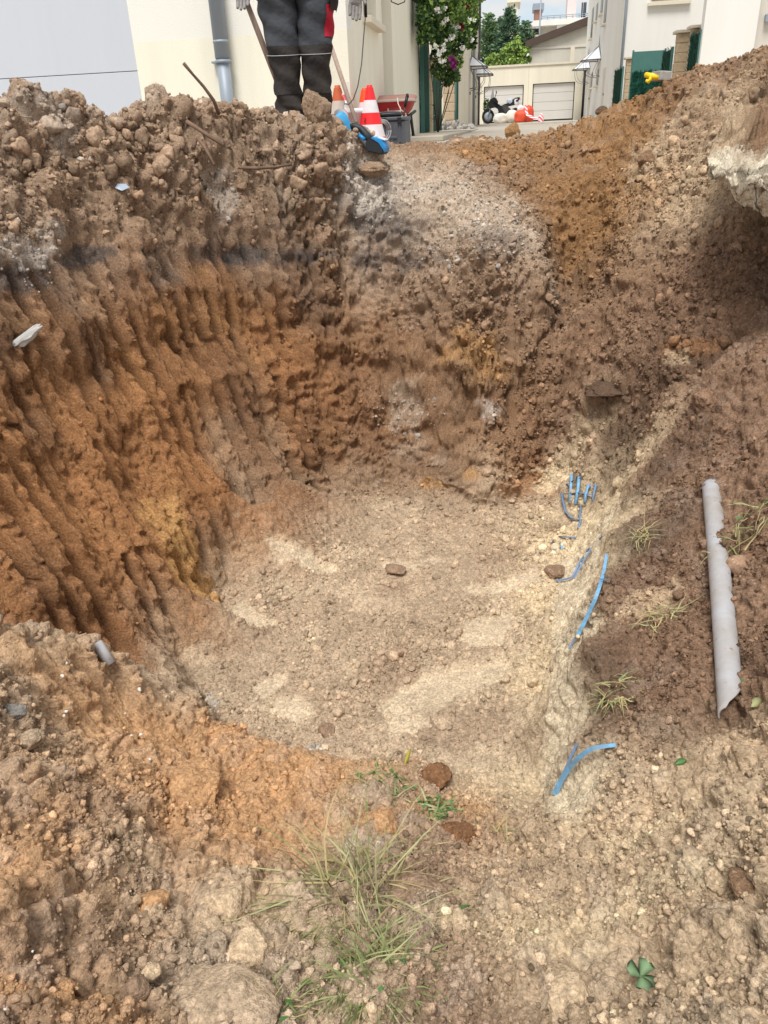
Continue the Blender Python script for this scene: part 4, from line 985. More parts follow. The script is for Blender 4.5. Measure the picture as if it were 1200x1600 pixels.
# planter with a plant beside the motorcycle
bpx, _ = onb(759.5, 189, 38.5)[0], 0
pl = empty('planter', S(onb(760, 189, 39)[0], 39, sz(39)), SROT, 'round grey plant pot with a leafy plant beside the garage door', 'planter')
MB().lathe([(.16, 0), (.2, .3), (.23, .56), (.24, .6), (.2, .6), (.19, .5)], 18).build('pot', M_white2, pl)
mb = MB(); blob_leaves(mb, Vector((0, 0, .88)), (.2, .2, .36), 260, .07, [0, 0, 1]); mb.build('plant', [M_leafd, M_leafm], pl, recalc=False)

# ---------------------------------------------------------------- motorcycle and sacks at the end of the street
BM = 37.6
mc = empty('motorcycle', S(onb(784, 189, BM)[0], BM, sz(BM)), SROT, 'black motorcycle parked in front of the left garage door', 'motorcycle'); mc.scale = (1.05, 1, 1.12)
M_tyre = mat('tyre_rubber', (30, 30, 31), .85, .15, 20); M_body = mat('black_bodywork', (26, 27, 30), .3, .05, 5, spec=.5)
for x in (-.68, .66):
    w = MB().tube([(x + .25 * math.cos(k * .2618), 0, .30 + .25 * math.sin(k * .2618)) for k in range(25)], .06, 8, False).build('wheel', M_tyre, mc)
    MB().lathe([(.06, -.05), (.2, -.03), (.2, .03), (.06, .05)], 14).build('rim', M_zinc, w, (x, 0, .30), (R(90), 0, 0))
MB().prism([(-.62, .62), (-.7, .8), (-.58, 1.02), (-.38, 1.08), (-.2, .92), (-.22, .6), (-.12, .35), (.1, .28), (.14, .42), (-.02, .7), (-.05, .84), (.1, .78), (-.3, .3), (-.48, .36)][:10] , 'y', -.16, .16).build('fairing', M_body, mc)
MB().prism([(-.2, .4), (.3, .3), (.45, .55), (.2, .74), (-.1, .72)], 'y', -.14, .14).build('engine', M_dark, mc)
MB().prism([(-.58, 1.05), (-.48, 1.4), (-.44, 1.4), (-.4, 1.06)], 'y', -.15, .15).build('windscreen', mat('tinted_screen', (150, 156, 160), .2, .05, 3), mc)
MB().prism([(-.05, .72), (.2, .8), (.55, .86), (.8, .98), (.82, .92), (.6, .72), (.2, .66)], 'y', -.13, .13).build('seat', M_black, mc)
MB().prism([(.3, .82), (.62, 1.02), (.86, 1.04), (.8, .9), (.5, .78)], 'y', -.11, .11).build('tail', M_body, mc)
MB().box(.78, .88, -.08, .08, .93, .99, .01).build('tail_light', mat('red_lens', (170, 30, 34), .3), mc)
MB().tube([(-.68, .08, .30), (-.46, .08, .95)], .03, 8).tube([(-.68, -.08, .30), (-.46, -.08, .95)], .03, 8).build('fork', M_zinc, mc)
MB().prism([(-.95, .42), (-.8, .62), (-.6, .62), (-.42, .42), (-.5, .46), (-.66, .56), (-.84, .5)], 'y', -.07, .07).build('mudguard', M_body, mc)
MB().tube([(-.28, -.36, 1.0), (-.38, -.12, 1.06), (-.38, .12, 1.06), (-.28, .36, 1.0)], .018, 8).build('handlebar', M_black, mc)
for s_ in (-1, 1):
    mr = MB().tube([(-.36, s_ * .22, 1.06), (-.3, s_ * .34, 1.26)], .01, 6).box(-.32, -.28, s_ * .34 - .07, s_ * .34 + .07, 1.24, 1.34, .015).build('mirror', M_black, mc)
MB().tube([(-.1, .16, .25), (.4, .18, .3), (.85, .18, .42)], [.03, .04, .055], 10).build('exhaust', M_zinc, mc)
MB().tube([(0, -.1, .3), (.1, -.22, .02)], .015, 6).build('stand', M_dark, mc)

def sack(name, loc, size, m_, label, cat, seed, group=None, rz=0):
    bm = bmesh.new(); bmesh.ops.create_icosphere(bm, subdivisions=4, radius=1)
    co = np.array([v.co[:] for v in bm.verts]); co = np.sign(co) * np.abs(co) ** .75
    co *= (1 + .16 * fbm(co, .8, 3, seed) - .07 * np.abs(fbm(co, .35, 3, seed + 3)) * 2)[:, None]
    co[:, 2] = np.maximum(co[:, 2], -.72)
    for v, c in zip(bm.verts, co): v.co = Vector((c[0] * size[0], c[1] * size[1], (c[2] + .72) * size[2]))
    for f in bm.faces: f.smooth = True
    me = bpy.data.meshes.new(name); bm.to_mesh(me); bm.free(); me.materials.append(m_)
    o = bpy.data.objects.new(name, me); COL.objects.link(o); o.location = loc; o.rotation_euler = (0, 0, rz); return tag(o, label, cat, group)
M_sackw = mat('white_woven_sack', (226, 222, 212), .8, .06, 6, .5, 14); M_orange = mat('orange_bag', (226, 84, 52), .55, .1, 5, .4, 10); M_bagw = mat('white_plastic_bag', (226, 228, 232), .4, .05, 5, .4, 12)
BS = 35.5
def gp(px, b): return S(onb(px, 190, b)[0], b, sz(b))
sack('rubble_sack', gp(782, BS), (.36, .3, .27), M_sackw, 'pointed white rubble sack in front of the motorcycle', 'sack', 5)
sack('rubble_sack', gp(800, BS + .1), (.34, .32, .33), M_sackw, 'upright white rubble sack touching the orange bag', 'sack', 6)
sack('orange_bag', gp(815, BS - .2), (.36, .3, .33), M_orange, 'full red orange bag standing beside the white sacks', 'bag', 7)
sack('orange_bag', gp(825, BS + .5), (.28, .26, .44), M_orange, 'tall red orange bag behind the full orange one', 'bag', 8)
sack('plastic_bag', S(onb(797, 160, BM)[0], BM, onb(797, 162.5, BM)[1]), (.17, .15, .16), mat('grey_blue_bag', (186, 196, 212), .4, .1, 8), 'crumpled grey blue bag lying on the motorcycle seat', 'bag', 9)
sack('plastic_bag', S(onb(806.5, 160, BM)[0], BM, onb(806, 164, BM)[1] ), (.15, .14, .2), M_bagw, 'round white plastic bag on the tail of the motorcycle', 'bag', 10)
sack('plastic_bag', gp(813, BS + .6) + Vector((0, 0, .42)), (.18, .16, .2), M_bagw, 'white plastic bag bulging out on top of the orange bags', 'bag', 11)
def ribbon(name, pts, w, m_, label, cat, up_=Vector((0, 0, 1)), th=.0012, group=None):
    pts = [Vector(p) for p in pts]; fine = []
    for i in range(len(pts) - 1):
        p0, p1, p2, p3 = pts[max(i - 1, 0)], pts[i], pts[i + 1], pts[min(i + 2, len(pts) - 1)]
        for k in range(6):
            t = k / 6; fine.append(.5 * ((2 * p1) + (p2 - p0) * t + (2 * p0 - 5 * p1 + 4 * p2 - p3) * t * t + (3 * p1 - p0 - 3 * p2 + p3) * t ** 3))
    fine.append(pts[-1]); R_ = []
    for i, p in enumerate(fine):
        t = (fine[min(i + 1, len(fine) - 1)] - fine[max(i - 1, 0)]).normalized(); s_ = t.cross(up_).normalized(); n_ = s_.cross(t)
        ww = (w if not hasattr(w, '__len__') else w[0] + (w[1] - w[0]) * i / len(fine)) / 2
        R_.append([p - s_ * ww + n_ * th, p + s_ * ww + n_ * th, p + s_ * ww - n_ * th, p - s_ * ww - n_ * th])
    o = MB().rings(R_, smooth=False).build(name, m_)
    return tag(o, label, cat, group)
mt_ = NT('barrier_tape')
tcn = mt_.new('ShaderNodeTexCoord'); wv = mt_.new('ShaderNodeTexWave', bands_direction='DIAGONAL'); wv.inputs['Scale'].default_value = 3.2; rp_ = mt_.new('ShaderNodeValToRGB'); rp_.color_ramp.interpolation = 'CONSTANT'
rp_.color_ramp.elements[0].color = (*s2l((240, 236, 236)), 1); rp_.color_ramp.elements[1].color = (*s2l((236, 96, 120)), 1); rp_.color_ramp.elements[1].position = .5
mt_.link(tcn.outputs['Object'], wv.inputs['Vector']); mt_.link(wv.outputs['Fac'], rp_.inputs['Fac']); mt_.link(rp_.outputs['Color'], mt_.b.inputs['Base Color']); mt_.b.inputs['Roughness'].default_value = .4
M['barrier_tape'] = mt_.m
q0 = gp(821, BS - .7); q1 = gp(845, BS - 1.5)
ribbon('barrier_tape', [q0 + Vector((0, 0, .75)), q0 + Vector((.05, -.1, .35)), q0.lerp(q1, .5) + Vector((0, 0, .2)), q1 + Vector((0, 0, .12))], .12, M['barrier_tape'], 'pink and white tape trailing from the orange bags', 'tape', Vector((0, -1, .4)))
sack('tape_bundle', q1 - Vector((0, 0, .1)), (.13, .12, .26), M['barrier_tape'], 'crumpled pink and white tape bundle at the foot of the earth mound', 'tape', 12)

# rubble heap by the left fence and kerb stones
def stone_obj(name, loc, size, m_, label, cat, seed, group=None, rz=0, sub=3, rough=.34):
    me = rock_mesh(name, seed, sub, rough); me.materials.append(m_)
    o = bpy.data.objects.new(name, me); COL.objects.link(o); o.location = loc; o.scale = size if hasattr(size, '__len__') else (size,) * 3; o.rotation_euler = (random.uniform(-.3, .3), random.uniform(-.3, .3), rz)
    return tag(o, label, cat, group)
M_rub = mat('rubble_stone', (176, 172, 166), .95, .18, 8, .5, 30, spec=.1)
rb = MB(); rc0, rc1 = S(onb(690, 195, 15)[0], 15, 0), S(onb(722, 195, 15)[0], 15, 0)
for k in range(330):
    t = random.random(); w_ = random.gauss(0, .3); c = rc0.lerp(rc1, t) + sn * w_ + ss * random.gauss(0, .35); hgt = max(0, .34 * (1 - (w_ / .7) ** 2) * (1 - abs(t - .35)))
    c.z = sz(15) - .1 + random.uniform(0, 1) * hgt; r = random.uniform(.03, .09)
    f0 = len(rb.bm.verts); bmesh.ops.create_icosphere(rb.bm, subdivisions=1, radius=r, matrix=Matrix.Translation(c) @ Euler((random.random() * 6, random.random() * 6, 0)).to_matrix().to_4x4() @ Matrix.Diagonal((random.uniform(.6, 1.4), random.uniform(.6, 1.2), random.uniform(.4, .9), 1)))
o = rb.build('rubble', M_rub); tag(o, 'heap of broken grey stones beside the left fence', kind='stuff')
M_kerb = mat('kerb_stone', (198, 192, 182), .95, .1, 6, .4, 30, spec=.1)
for k, lab in enumerate(('first pale kerb stone from the left row, laid across the lane', 'second pale kerb stone from the left row across the lane', 'middle pale kerb stone across the lane behind the pointed lump', 'fourth kerb stone across the lane in front of the garage', 'last pale kerb stone across the lane next to the earth mound')):
    a0 = 1.55 + k * .95
    o = MB().box(0, .93, 0, .22, -.05, .05, .015).build('kerb_stone', M_kerb, None, S(a0, 20 + k * .05, sz(20) ), (0, 0, SROT)); tag(o, lab, 'kerb stone', 'kerb stones laid across the lane')

# ---------------------------------------------------------------- cones, barrow, bucket, tools behind the heap
def cone(loc, h, cols, label, tilt=(0, 0), rb_=.14):
    c = empty('traffic_cone', loc, 0, label, 'traffic cone', 'traffic cones'); c.rotation_euler = (tilt[0], tilt[1], .2)
    MB().box(-rb_ * 1.15, rb_ * 1.15, -rb_ * 1.15, rb_ * 1.15, 0, .03, .012).build('base', cols[0], c)
    def rad(z): return rb_ * (1 - z / h) * .82 + .032
    zs_ = [.03, h * .17, h * .38, h * .58, h * .79, h]
    for k in range(5):
        nm = 'band'; m_ = cols[2] if k % 2 == 0 else cols[1]
        MB().lathe([(rad(zs_[k]), zs_[k]), (rad(zs_[k + 1]), zs_[k + 1])], 28, cap=(False, False)).build(nm, m_, c)
    MB().lathe([(rad(h), h), (.026, h + .001), (.026, h + .018), (.018, h + .02)], 28, cap=(False, True)).build('tip', cols[0], c)
    return c
M_cor = mat('cone_red', (235, 40, 46), .45, .05, 8); M_cow = mat('cone_white', (226, 222, 226), .35, .08, 14); M_coo = mat('cone_orange', (240, 84, 30), .45, .05, 8); M_coold = mat('cone_faded', (196, 96, 58), .6, .1, 8); M_cowd = mat('cone_dirty_white', (204, 190, 180), .5, .15, 10); M_colp = mat('cone_pinkish', (232, 206, 212), .35, .08, 14)
def gnd(px, D): d = ray(px, 200); return Vector((d.x / d.y * D, D, street_z(D)))
def cone_at(px, ytop, D, cols, label, tilt=(0, 0)):
    base = gnd(px, D); top_ = PD(px, ytop, D); cone(base, top_.z - base.z, cols, label, tilt)
cone_at(580, 136.5, 7.9, (M_cor, M_cow, M_cor), 'red and white traffic cone standing in front of the wheelbarrow')
cone_at(572, 141, 8.35, (M_coo, M_colp, M_coo), 'orange cone with pinkish bands half hidden behind the red cone')
cone_at(531, 137, 7.75, (M_coold, M_cowd, M_coold), 'faded dusty orange cone standing beside the worker')
# small dark mark printed on the red band
tx = bpy.data.curves.new('mark', 'FONT'); tx.body = '2'; tx.size = .055; tx.extrude = .001
tmp = bpy.data.objects.new('mark', tx); COL.objects.link(tmp); bpy.context.view_layer.update()
mk = bpy.data.meshes.new_from_object(tmp.evaluated_get(bpy.context.evaluated_depsgraph_get())); bpy.data.objects.remove(tmp)
mk.materials.clear(); mk.materials.append(M_black); cn_ = bpy.data.objects['traffic_cone']
to = bpy.data.objects.new('printed_mark', mk); COL.objects.link(to); to.parent = cn_; to.location = (-.085, -.072, .205); to.rotation_euler = (R(74), 0, R(-42))
# wheelbarrow seen from its front
DW = 9.7
wb0 = gnd(612, DW)
wb = empty('wheelbarrow', wb0, R(-6), 'red wheelbarrow with a cement crusted tray against the cream wall', 'wheelbarrow')
k = DW / 1343; xl, xr_ = (572 - 612) * k, (648 - 612) * k
zt_, zm_, zb_ = PD(612, 147, DW).z - wb0.z, PD(612, 158, DW).z - wb0.z, PD(612, 180, DW).z - wb0.z
M_wb = mat('barrow_red', (176, 36, 46), .5, .15, 9); M_cem = mat('cement_crust', (168, 152, 138), .95, .15, 14, .6, 40, var2=(190, 120, 112))
def tray(x0, x1, y0, y1, z, inset=0): return [Vector((x0 + inset, y0 + inset, z)), Vector((x1 - inset, y0 + inset, z)), Vector((x1 - inset, y1 - inset, z)), Vector((x0 + inset, y1 - inset, z))]
xm_ = (xl + xr_) / 2
def rr(s_, yo, z, dx=0):
    pts = []
    for a in range(20):
        t = a / 20 * 6.28318; c, q_ = math.cos(t), math.sin(t)
        pts.append(Vector((xm_ + (xr_ - xl) / 2 * s_ * math.copysign(abs(c) ** .5, c), yo + .38 * s_ * math.copysign(abs(q_) ** .5, q_), z)))
    return pts
MB().rings([rr(.62, .38, zb_), rr(.82, .40, zb_ + .06), rr(.96, .42, zm_), rr(.99, .42, zm_ + .012), rr(.94, .42, zm_ - .01), rr(.6, .4, zb_ + .02)]).build('tray', M_wb, wb)
MB().rings([rr(1.0, .42, zm_ - .006), rr(1.02, .42, zm_ + .012), rr(.99, .42, zm_ + .02), rr(.97, .42, zm_)], (False, False)).build('rim', M_cowd, wb)
MB().rings([rr(.985, .43, zm_ + .012), rr(1.0, .60, zt_ - .01), rr(.97, .62, zt_), rr(.93, .6, zt_ - .02), rr(.9, .45, zm_)], (False, False)).build('cement_crust', M_cem, wb)
lbx = MB().box(xm_ - .03, xm_ + .12, -.002, .002, zb_ + .035, zm_ - .01).build('label', M_white, wb, (0.0, .026, 0), (R(-10), 0, 0))
mb = MB(); mb.box(xm_ - .022, xm_ + .112, -.004, -.0025, zb_ + .05, zm_ - .05); mb.build('label_panel', M_wb, lbx)
mb = MB(); mb.box(xm_ + .0, xm_ + .08, -.004, -.0025, zm_ - .038, zm_ - .02)
for q_ in range(4): mb.box(xm_ - .01, xm_ + .06 + .02 * (q_ % 2), -.0055, -.0045, zb_ + .06 + q_ * .012, zb_ + .064 + q_ * .012)
mb.build('label_lines', M_dark, lbx)
MB().tube([(xm_ - .22, 1.3, zb_ + .05), (xm_ - .18, .3, zb_ - .02), (xm_ - .05, 1.0, .2)], .018, 8).tube([(xm_ + .22, 1.3, zb_ + .05), (xm_ + .18, .3, zb_ - .02), (xm_ + .05, 1.0, .2)], .018, 8).tube([(xm_ - .2, .6, zb_), (xm_ - .22, .8, .02)], .018, 8).tube([(xm_ + .2, .6, zb_), (xm_ + .22, .8, .02)], .018, 8).build('frame', M_dark, wb)
w_ = MB().tube([(xm_, 1.05 + .15 * math.cos(q * .2618), .2 + .15 * math.sin(q * .2618)) for q in range(25)], .05, 8, False).build('wheel', M_tyre, wb); MB().lathe([(.03, -.03), (.12, -.02), (.12, .02), (.03, .03)], 12).build('rim', M_wb, w_, (xm_, 1.05, .2), (0, R(90), 0))

# grey tool box with a black bag on it
DC = 8.6; c0 = gnd(613, DC); k = DC / 1343
tb_ = empty('tool_box', c0, R(-14), 'dark grey plastic tool box standing below the red wheelbarrow', 'tool box')
M_box = mat('grey_plastic_box', (84, 90, 98), .5, .08, 12)
hb = PD(613, 189, DC).z - c0.z; w0 = 24 * k
bx = MB().box(-w0 * .8, w0, -.11, .16, 0, hb, .012); bx.build('body', M_box, tb_)
mb = MB()
for xx in (-.06, .02, .1): mb.box(xx - .008, xx + .008, -.118, -.108, .02, hb - .03)
mb.box(.0, .07, -.122, -.11, .05, .075, .004); mb.build('ribs', M_box, tb_)
MB().box(-w0 * .84, w0 * 1.04, -.122, .172, hb + .001, hb + .035, .01).build('lid', M_box, tb_)
for xx in (-.05, .1): MB().box(xx - .02, xx + .02, -.132, -.121, hb - .03, hb + .03, .004).build('latch', M_black, tb_)
sack('black_bag', c0 + Vector((-.03, .02, hb + .036)), (.13, .11, .03), mat('black_film', (44, 45, 50), .35, .1, 9, .5, 16), 'crumpled black plastic bag on the grey tool box', 'bag', 15)
sp_d = 8.25; s0 = gnd(599, sp_d)
mb = MB()
for q_ in range(5):
    r = .085 - .006 * q_; mb.tube([(r * math.cos(t * .3142) * (1 if q_ % 2 else .9), .012 * q_, .11 + r * 1.1 * math.sin(t * .3142)) for t in range(21)], .004, 5)
o = mb.build('wire_coil', mat('clear_wire', (176, 180, 182), .3, .1, 20), None, s0 + Vector((0, 0, .02)), (0, 0, .3)); tag(o, 'coil of pale translucent wire leaning on the tool box', 'wire coil')
# short black handled tool and the twine over the barrow
MB()
tool = empty('hand_tool', gnd(631, 9.0), 0, 'tool with black handle leaning upright against the red barrow', 'hand tool'); t0 = gnd(631, 9.0)
MB().tube([PD(630.5, 186, 9.0) - t0, PD(633, 165, 9.0) - t0], [.010, .010], 8).build('shaft', M_bark, tool)
MB().tube([PD(633, 167, 9.0) - t0, PD(636, 151, 9.0) - t0], [.016, .018], 10).tube([PD(634.5, 150, 9.0) - t0, PD(638.5, 149, 9.0) - t0], .02, 10).build('grip', M_black, tool)
world_tube('twine', [PD(621, 153, 9.3), PD(622, 162, 9.25), PD(626, 171, 9.2), PD(634, 178, 9.2), PD(639, 190, 9.3), PD(637, 204, 9.4), PD(634, 212, 9.4)], .005, M_sackw, 'pale twine hanging over the side of the wheelbarrow', 'twine')
# bucket, plank, tape, sack
bl0 = gnd(552, 8.0); bu = empty('bucket', bl0, 0, 'white plastic bucket between the cones', 'bucket'); hb = PD(548, 170, 8.0).z - bl0.z
MB().lathe([(.115, 0), (.14, hb * .86), (.15, hb * .87), (.15, hb), (.137, hb), (.11, .02)], 26).build('body', mat('white_bucket', (222, 226, 230), .4, .03, 6), bu)
MB().tube([(.15 * math.cos(t), -.01 - .1 * math.sin(t) * .4, hb - .02 - .1 * math.sin(t)) for t in (0, .6, 1.2, 1.57, 2, 2.6, 3.14)], .004, 6).build('handle', M_zinc, bu)
pk = gnd(546, 8.1); z1_ = PD(543, 127, 8.1).z
o = MB().box(-.018, .018, -.012, .012, 0, z1_ - pk.z, .002).build('plank', mat('pale_plank', (222, 214, 206), .8, .06, 6, stretch=(8, 8, .6)), None, pk, (R(-3), 0, 0)); tag(o, 'pale narrow plank standing against the cream wall corner', 'plank')
ribbon('barrier_tape', [PD(536, 146, 7.6), PD(540, 152, 7.55), PD(543, 160, 7.5), PD(541, 168, 7.5), PD(544, 176, 7.5)], .035, M['barrier_tape'], 'pink and white tape draped over the dusty cone', 'tape', Vector((0, -1, 0)), .002)
# ---------------------------------------------------------------- the worker
DP = 5.9
pz0 = 1.93
wk = empty('person', (PD(474, 150, DP).x, DP, pz0), R(2), 'worker in dark work trousers with red trim and grey gloves holding a pole', 'person')
M_tr = mat('trouser_grey', (74, 77, 83), .85, .16, 7, .9, 22, spec=.2); M_trb = mat('trouser_black', (46, 46, 49), .85, .15, 9, .9, 24, spec=.2, var2=(66, 60, 54)); M_trr = mat('trouser_red', (176, 22, 50), .8, .08, 9, .3, 40)
M_refl = mat('reflective_piping', (166, 170, 174), .4, .05, 9); M_glove = mat('grey_glove', (148, 144, 142), .85, .12, 30, .5, 60); M_skin = mat('skin', (200, 156, 130), .6, .05, 20); M_jack = mat('jacket_grey', (62, 64, 70), .85, .1, 8, .4, 30); M_boot = mat('work_boot', (60, 48, 40), .7, .15, 14)
def leg_rings(sx):
    """rings from hip to hem: centre x, half widths"""
    spec = [(z_, o_ / 2 - g_, o_ / 2 + .007 - abs(g_) * 1.6, d_) for z_, o_, d_, g_ in ((.86, .226, .130, 0), (.78, .246, .135, 0), (.70, .240, .130, 0), (.60, .228, .118, 0), (.52, .213, .108, 0), (.46, .204, .102, 0), (.40, .196, .100, -.003), (.33, .190, .100, -.006), (.24, .184, .098, -.007), (.15, .180, .100, -.003), (.08, .178, .108, 0), (.035, .176, .112, 0))]
    zs_ = np.linspace(.86, .035, 58); arr = np.array(spec)[::-1]
    out = []
    for z_ in zs_:
        cx = np.interp(z_, arr[:, 0], arr[:, 1]); rx = np.interp(z_, arr[:, 0], arr[:, 2]); ry = np.interp(z_, arr[:, 0], arr[:, 3]); ring = []
        for k in range(36):
            t = k / 36 * 6.28318; c, q_ = math.cos(t), math.sin(t)
            fold = .006 * math.sin(z_ * 46 + 3 * t + sx) * (1 + .8 * (z_ < .2)) + .005 * math.sin(z_ * 24 - 2 * t + 2 * sx) + .004 * math.sin(z_ * 90 + 2 * t) * (z_ < .16)
            knee = -.022 * math.exp(-((z_ - .44) / .09) ** 2)
            x_ = sx * cx + (rx + fold) * math.copysign(abs(c) ** .86, c); y_ = knee + (ry + fold) * math.copysign(abs(q_) ** .86, q_)
            ring.append(Vector((x_, y_, z_)))
        out.append(ring)
    return out
tro = MB()
for sx in (-1, 1):
    rg = leg_rings(sx)
    for i in range(len(rg) - 1):
        zmid = (rg[i][0].z + rg[i + 1][0].z) / 2
        tro.mi = 0 if zmid > .47 else 1
        tro.rings([rg[i], rg[i + 1]], (False, False))
tro.mi = 0
hipr = []
for z_, rx, ry in ((.74, .20, .12), (.80, .22, .13), (.88, .212, .138), (.98, .196, .132), (1.04, .185, .126)):
    hipr.append([Vector((rx * math.copysign(abs(math.cos(t * .1745)) ** .8, math.cos(t * .1745)), ry * math.copysign(abs(math.sin(t * .1745)) ** .8, math.sin(t * .1745)), z_)) for t in range(36)])
tro.rings(hipr, (True, True))
bmesh.ops.remove_doubles(tro.bm, verts=tro.bm.verts, dist=.0004)
trousers = tro.build('trousers', [M_tr, M_trb], wk)
for sx in (-1, 1):   # reflective line above the knee pad, knee pad panel, hem band
    rg = leg_rings(sx); i = min(range(len(rg)), key=lambda j: abs(rg[j][0].z - .425))
    c = Vector((sx * .1, -.01, 0)); pts = [p + (Vector((p.x, p.y, 0)) - c).normalized() * .009 + Vector((0, 0, -.012 * (math.cos((k - 27) / 36 * 6.283)))) for k, p in enumerate(rg[i])]
    MB().tube(pts[19:36], .0026, 6).build('reflective_piping', M_refl, trousers)
    seg = []
    for j in range(len(rg)):
        if .19 < rg[j][0].z < .475: seg.append([rg[j][k] + (Vector((rg[j][k].x, rg[j][k].y, 0)) - c).normalized() * .005 for k in range(20, 35)])
    MB().rings(seg, (False, False), closed=False).build('knee_pad', M_trb, trousers)
    hem = [[p + (Vector((p.x, p.y, 0)) - c).normalized() * .004 for p in rg[j]] for j in range(len(rg)) if rg[j][0].z < .13]
    MB().rings(hem, (False, False)).build('hem_band', M_trb, trousers)
rg = leg_rings(1); c = Vector((.1, 0, 0))
seg = [[rg[j][k % 36] + (Vector((rg[j][k % 36].x, rg[j][k % 36].y, 0)) - c).normalized() * .005 for k in (30, 31, 32, 33, 34, 35)] for j in range(len(rg)) if .50 < rg[j][0].z < .70]
MB().rings(seg, (False, False), closed=False).build('red_inset', M_trr, trousers)
seg = [[rg[j][k % 36] + (Vector((rg[j][k % 36].x, rg[j][k % 36].y, 0)) - c).normalized() * .018 for k in (31, 32, 33, 34, 35, 36, 37, 38)] for j in range(len(rg)) if .655 < rg[j][0].z < .76]
MB().rings(seg, (False, False), closed=False).build('pocket_flap', M_trb, trousers)
MB().box(.20, .225, -.055, -.035, .655, .67).build('pocket_tab', M_trr, trousers)
MB().box(.0, .012, -.142, -.132, .78, .98).build('fly', M_trb, trousers)
# body core, jacket, head
def ell(z_, rx, ry, cy=0, n=28): return [Vector((rx * math.cos(t * 6.28318 / n), cy + ry * math.sin(t * 6.28318 / n), z_)) for t in range(n)]
bod = MB().rings([ell(.8, .1, .08), ell(1.0, .15, .1), ell(1.2, .16, .105), ell(1.4, .17, .1), ell(1.47, .09, .07), ell(1.52, .055, .058), ell(1.56, .056, .06), ell(1.59, .066, .085, -.012), ell(1.64, .076, .098, -.016), ell(1.70, .079, .1, -.012), ell(1.76, .07, .09, -.006), ell(1.80, .04, .05, 0)])
body = bod.build('body', M_skin, wk)
MB().box(-.012, .012, -.128, -.10, 1.645, 1.69, .008).build('nose', M_skin, body)
for sx in (-1, 1):
    MB().lathe([(.011, -.004), (.011, .004)], 10).build('eye', M_black, body, (sx * .032, -.112, 1.70), (R(90), 0, 0)); MB().box(sx * .079 - .006, sx * .079 + .006, -.01, .02, 1.66, 1.71, .005).build('ear', M_skin, body)
MB().box(-.024, .024, -.113, -.106, 1.615, 1.622, .002).build('mouth', M_trr, body)
MB().rings([ell(1.66, .086, .1, .012), ell(1.72, .088, .108, .002), ell(1.77, .078, .096, 0), ell(1.815, .044, .055, 0)], (False, True)).build('hair', M_bark, body)
jk = MB().rings([ell(.765, .252, .150), ell(.80, .245, .152), ell(.88, .222, .148), ell(1.0, .205, .14), ell(1.15, .2, .13), ell(1.3, .215, .125), ell(1.42, .2, .11), ell(1.48, .09, .075)], (False, False))
for sx in (-1, 1): jk.tube([(sx * .17, 0, 1.42), (sx * .25, .01, 1.36), (sx * .34, .015, 1.10), (sx * (.40 if sx < 0 else .375), -.04, .86)], [.07, .078, .064, .05], 16)
jacket = jk.build('jacket', M_jack, wk)
MB().rings([ell(.735, .254, .152), ell(.772, .253, .154)], (False, False)).build('red_hem', M_trr, jacket)
def hand(sx, wrist, palm_dir, curl, name='glove'):
    """glove with palm, four fingers and a thumb, made as one skin"""
    w = Vector(wrist); d = Vector(palm_dir).normalized(); f_ = Vector((0, -1, 0)); side = d.cross(f_).normalized() * sx
    V, E, Rr = [w - d * .05, w], [(0, 1)], [.034, .033]
    pc = w + d * .05; V.append(pc); E.append((1, 2)); Rr.append(.038)
    for k, (o_, L) in enumerate(((.030, .082), (.010, .092), (-.011, .086), (-.031, .068))):
        base = w + d * .088 + side * o_ * 1.05; i0 = len(V); V.append(base); E.append((2, i0)); Rr.append(.0155)
        p = base; dd = d.copy()
        for j, (fr, cu) in enumerate(((.42, curl * .5), (.32, curl), (.26, curl))):
            dd = (dd + f_ * cu * (.7 + .12 * k)).normalized(); p = p + dd * L * fr; V.append(p); E.append((len(V) - 2, len(V) - 1)); Rr.append((.0125, .0115, .0095)[j])
    b = w + d * .03 + side * .036 + f_ * .012; i0 = len(V); V.append(b); E.append((1, i0)); Rr.append(.018)
    p = b; dd = (d * .8 + side * .5 + f_ * .4).normalized()
    for L in (.036, .032): p = p + dd * L; dd = (dd + d * .35).normalized(); V.append(p); E.append((len(V) - 2, len(V) - 1)); Rr.append(.0125)
    me = bpy.data.meshes.new(name); me.from_pydata(V, E, []); me.update()
    o = bpy.data.objects.new(name, me); COL.objects.link(o); o.parent = wk
    o.modifiers.new('skin', 'SKIN'); sv = me.skin_vertices[0].data
    for q_, r in zip(sv, Rr): q_.radius = (r, r)
    sv[2].use_root = True
    sub_ = o.modifiers.new('smooth', 'SUBSURF'); sub_.levels = 2; sub_.render_levels = 2
    me.materials.append(M_glove); return o
def pl_(px, py, D=DP): return PD(px, py, D) - Vector((wk.location.x, DP, pz0))
h1w = pl_(557, -8); h1e = pl_(556, 34)
hand(-1, h1w + Vector((0, -.02, .03)), Vector((-.12, -.1, -1)), .10)
h2w = pl_(381, -22)
hand(1, h2w + Vector((0, -.02, .03)), Vector((-.10, -.1, -1)), .30)
for sx in (-1, 1): MB().lathe([(.06, 0), (.065, .05), (.06, .1), (.05, .16)], 14).box(-.05, .05, -.2, .07, -.0, .075, .025).build('boot', M_boot, wk, (sx * .082, -.0, -.01))
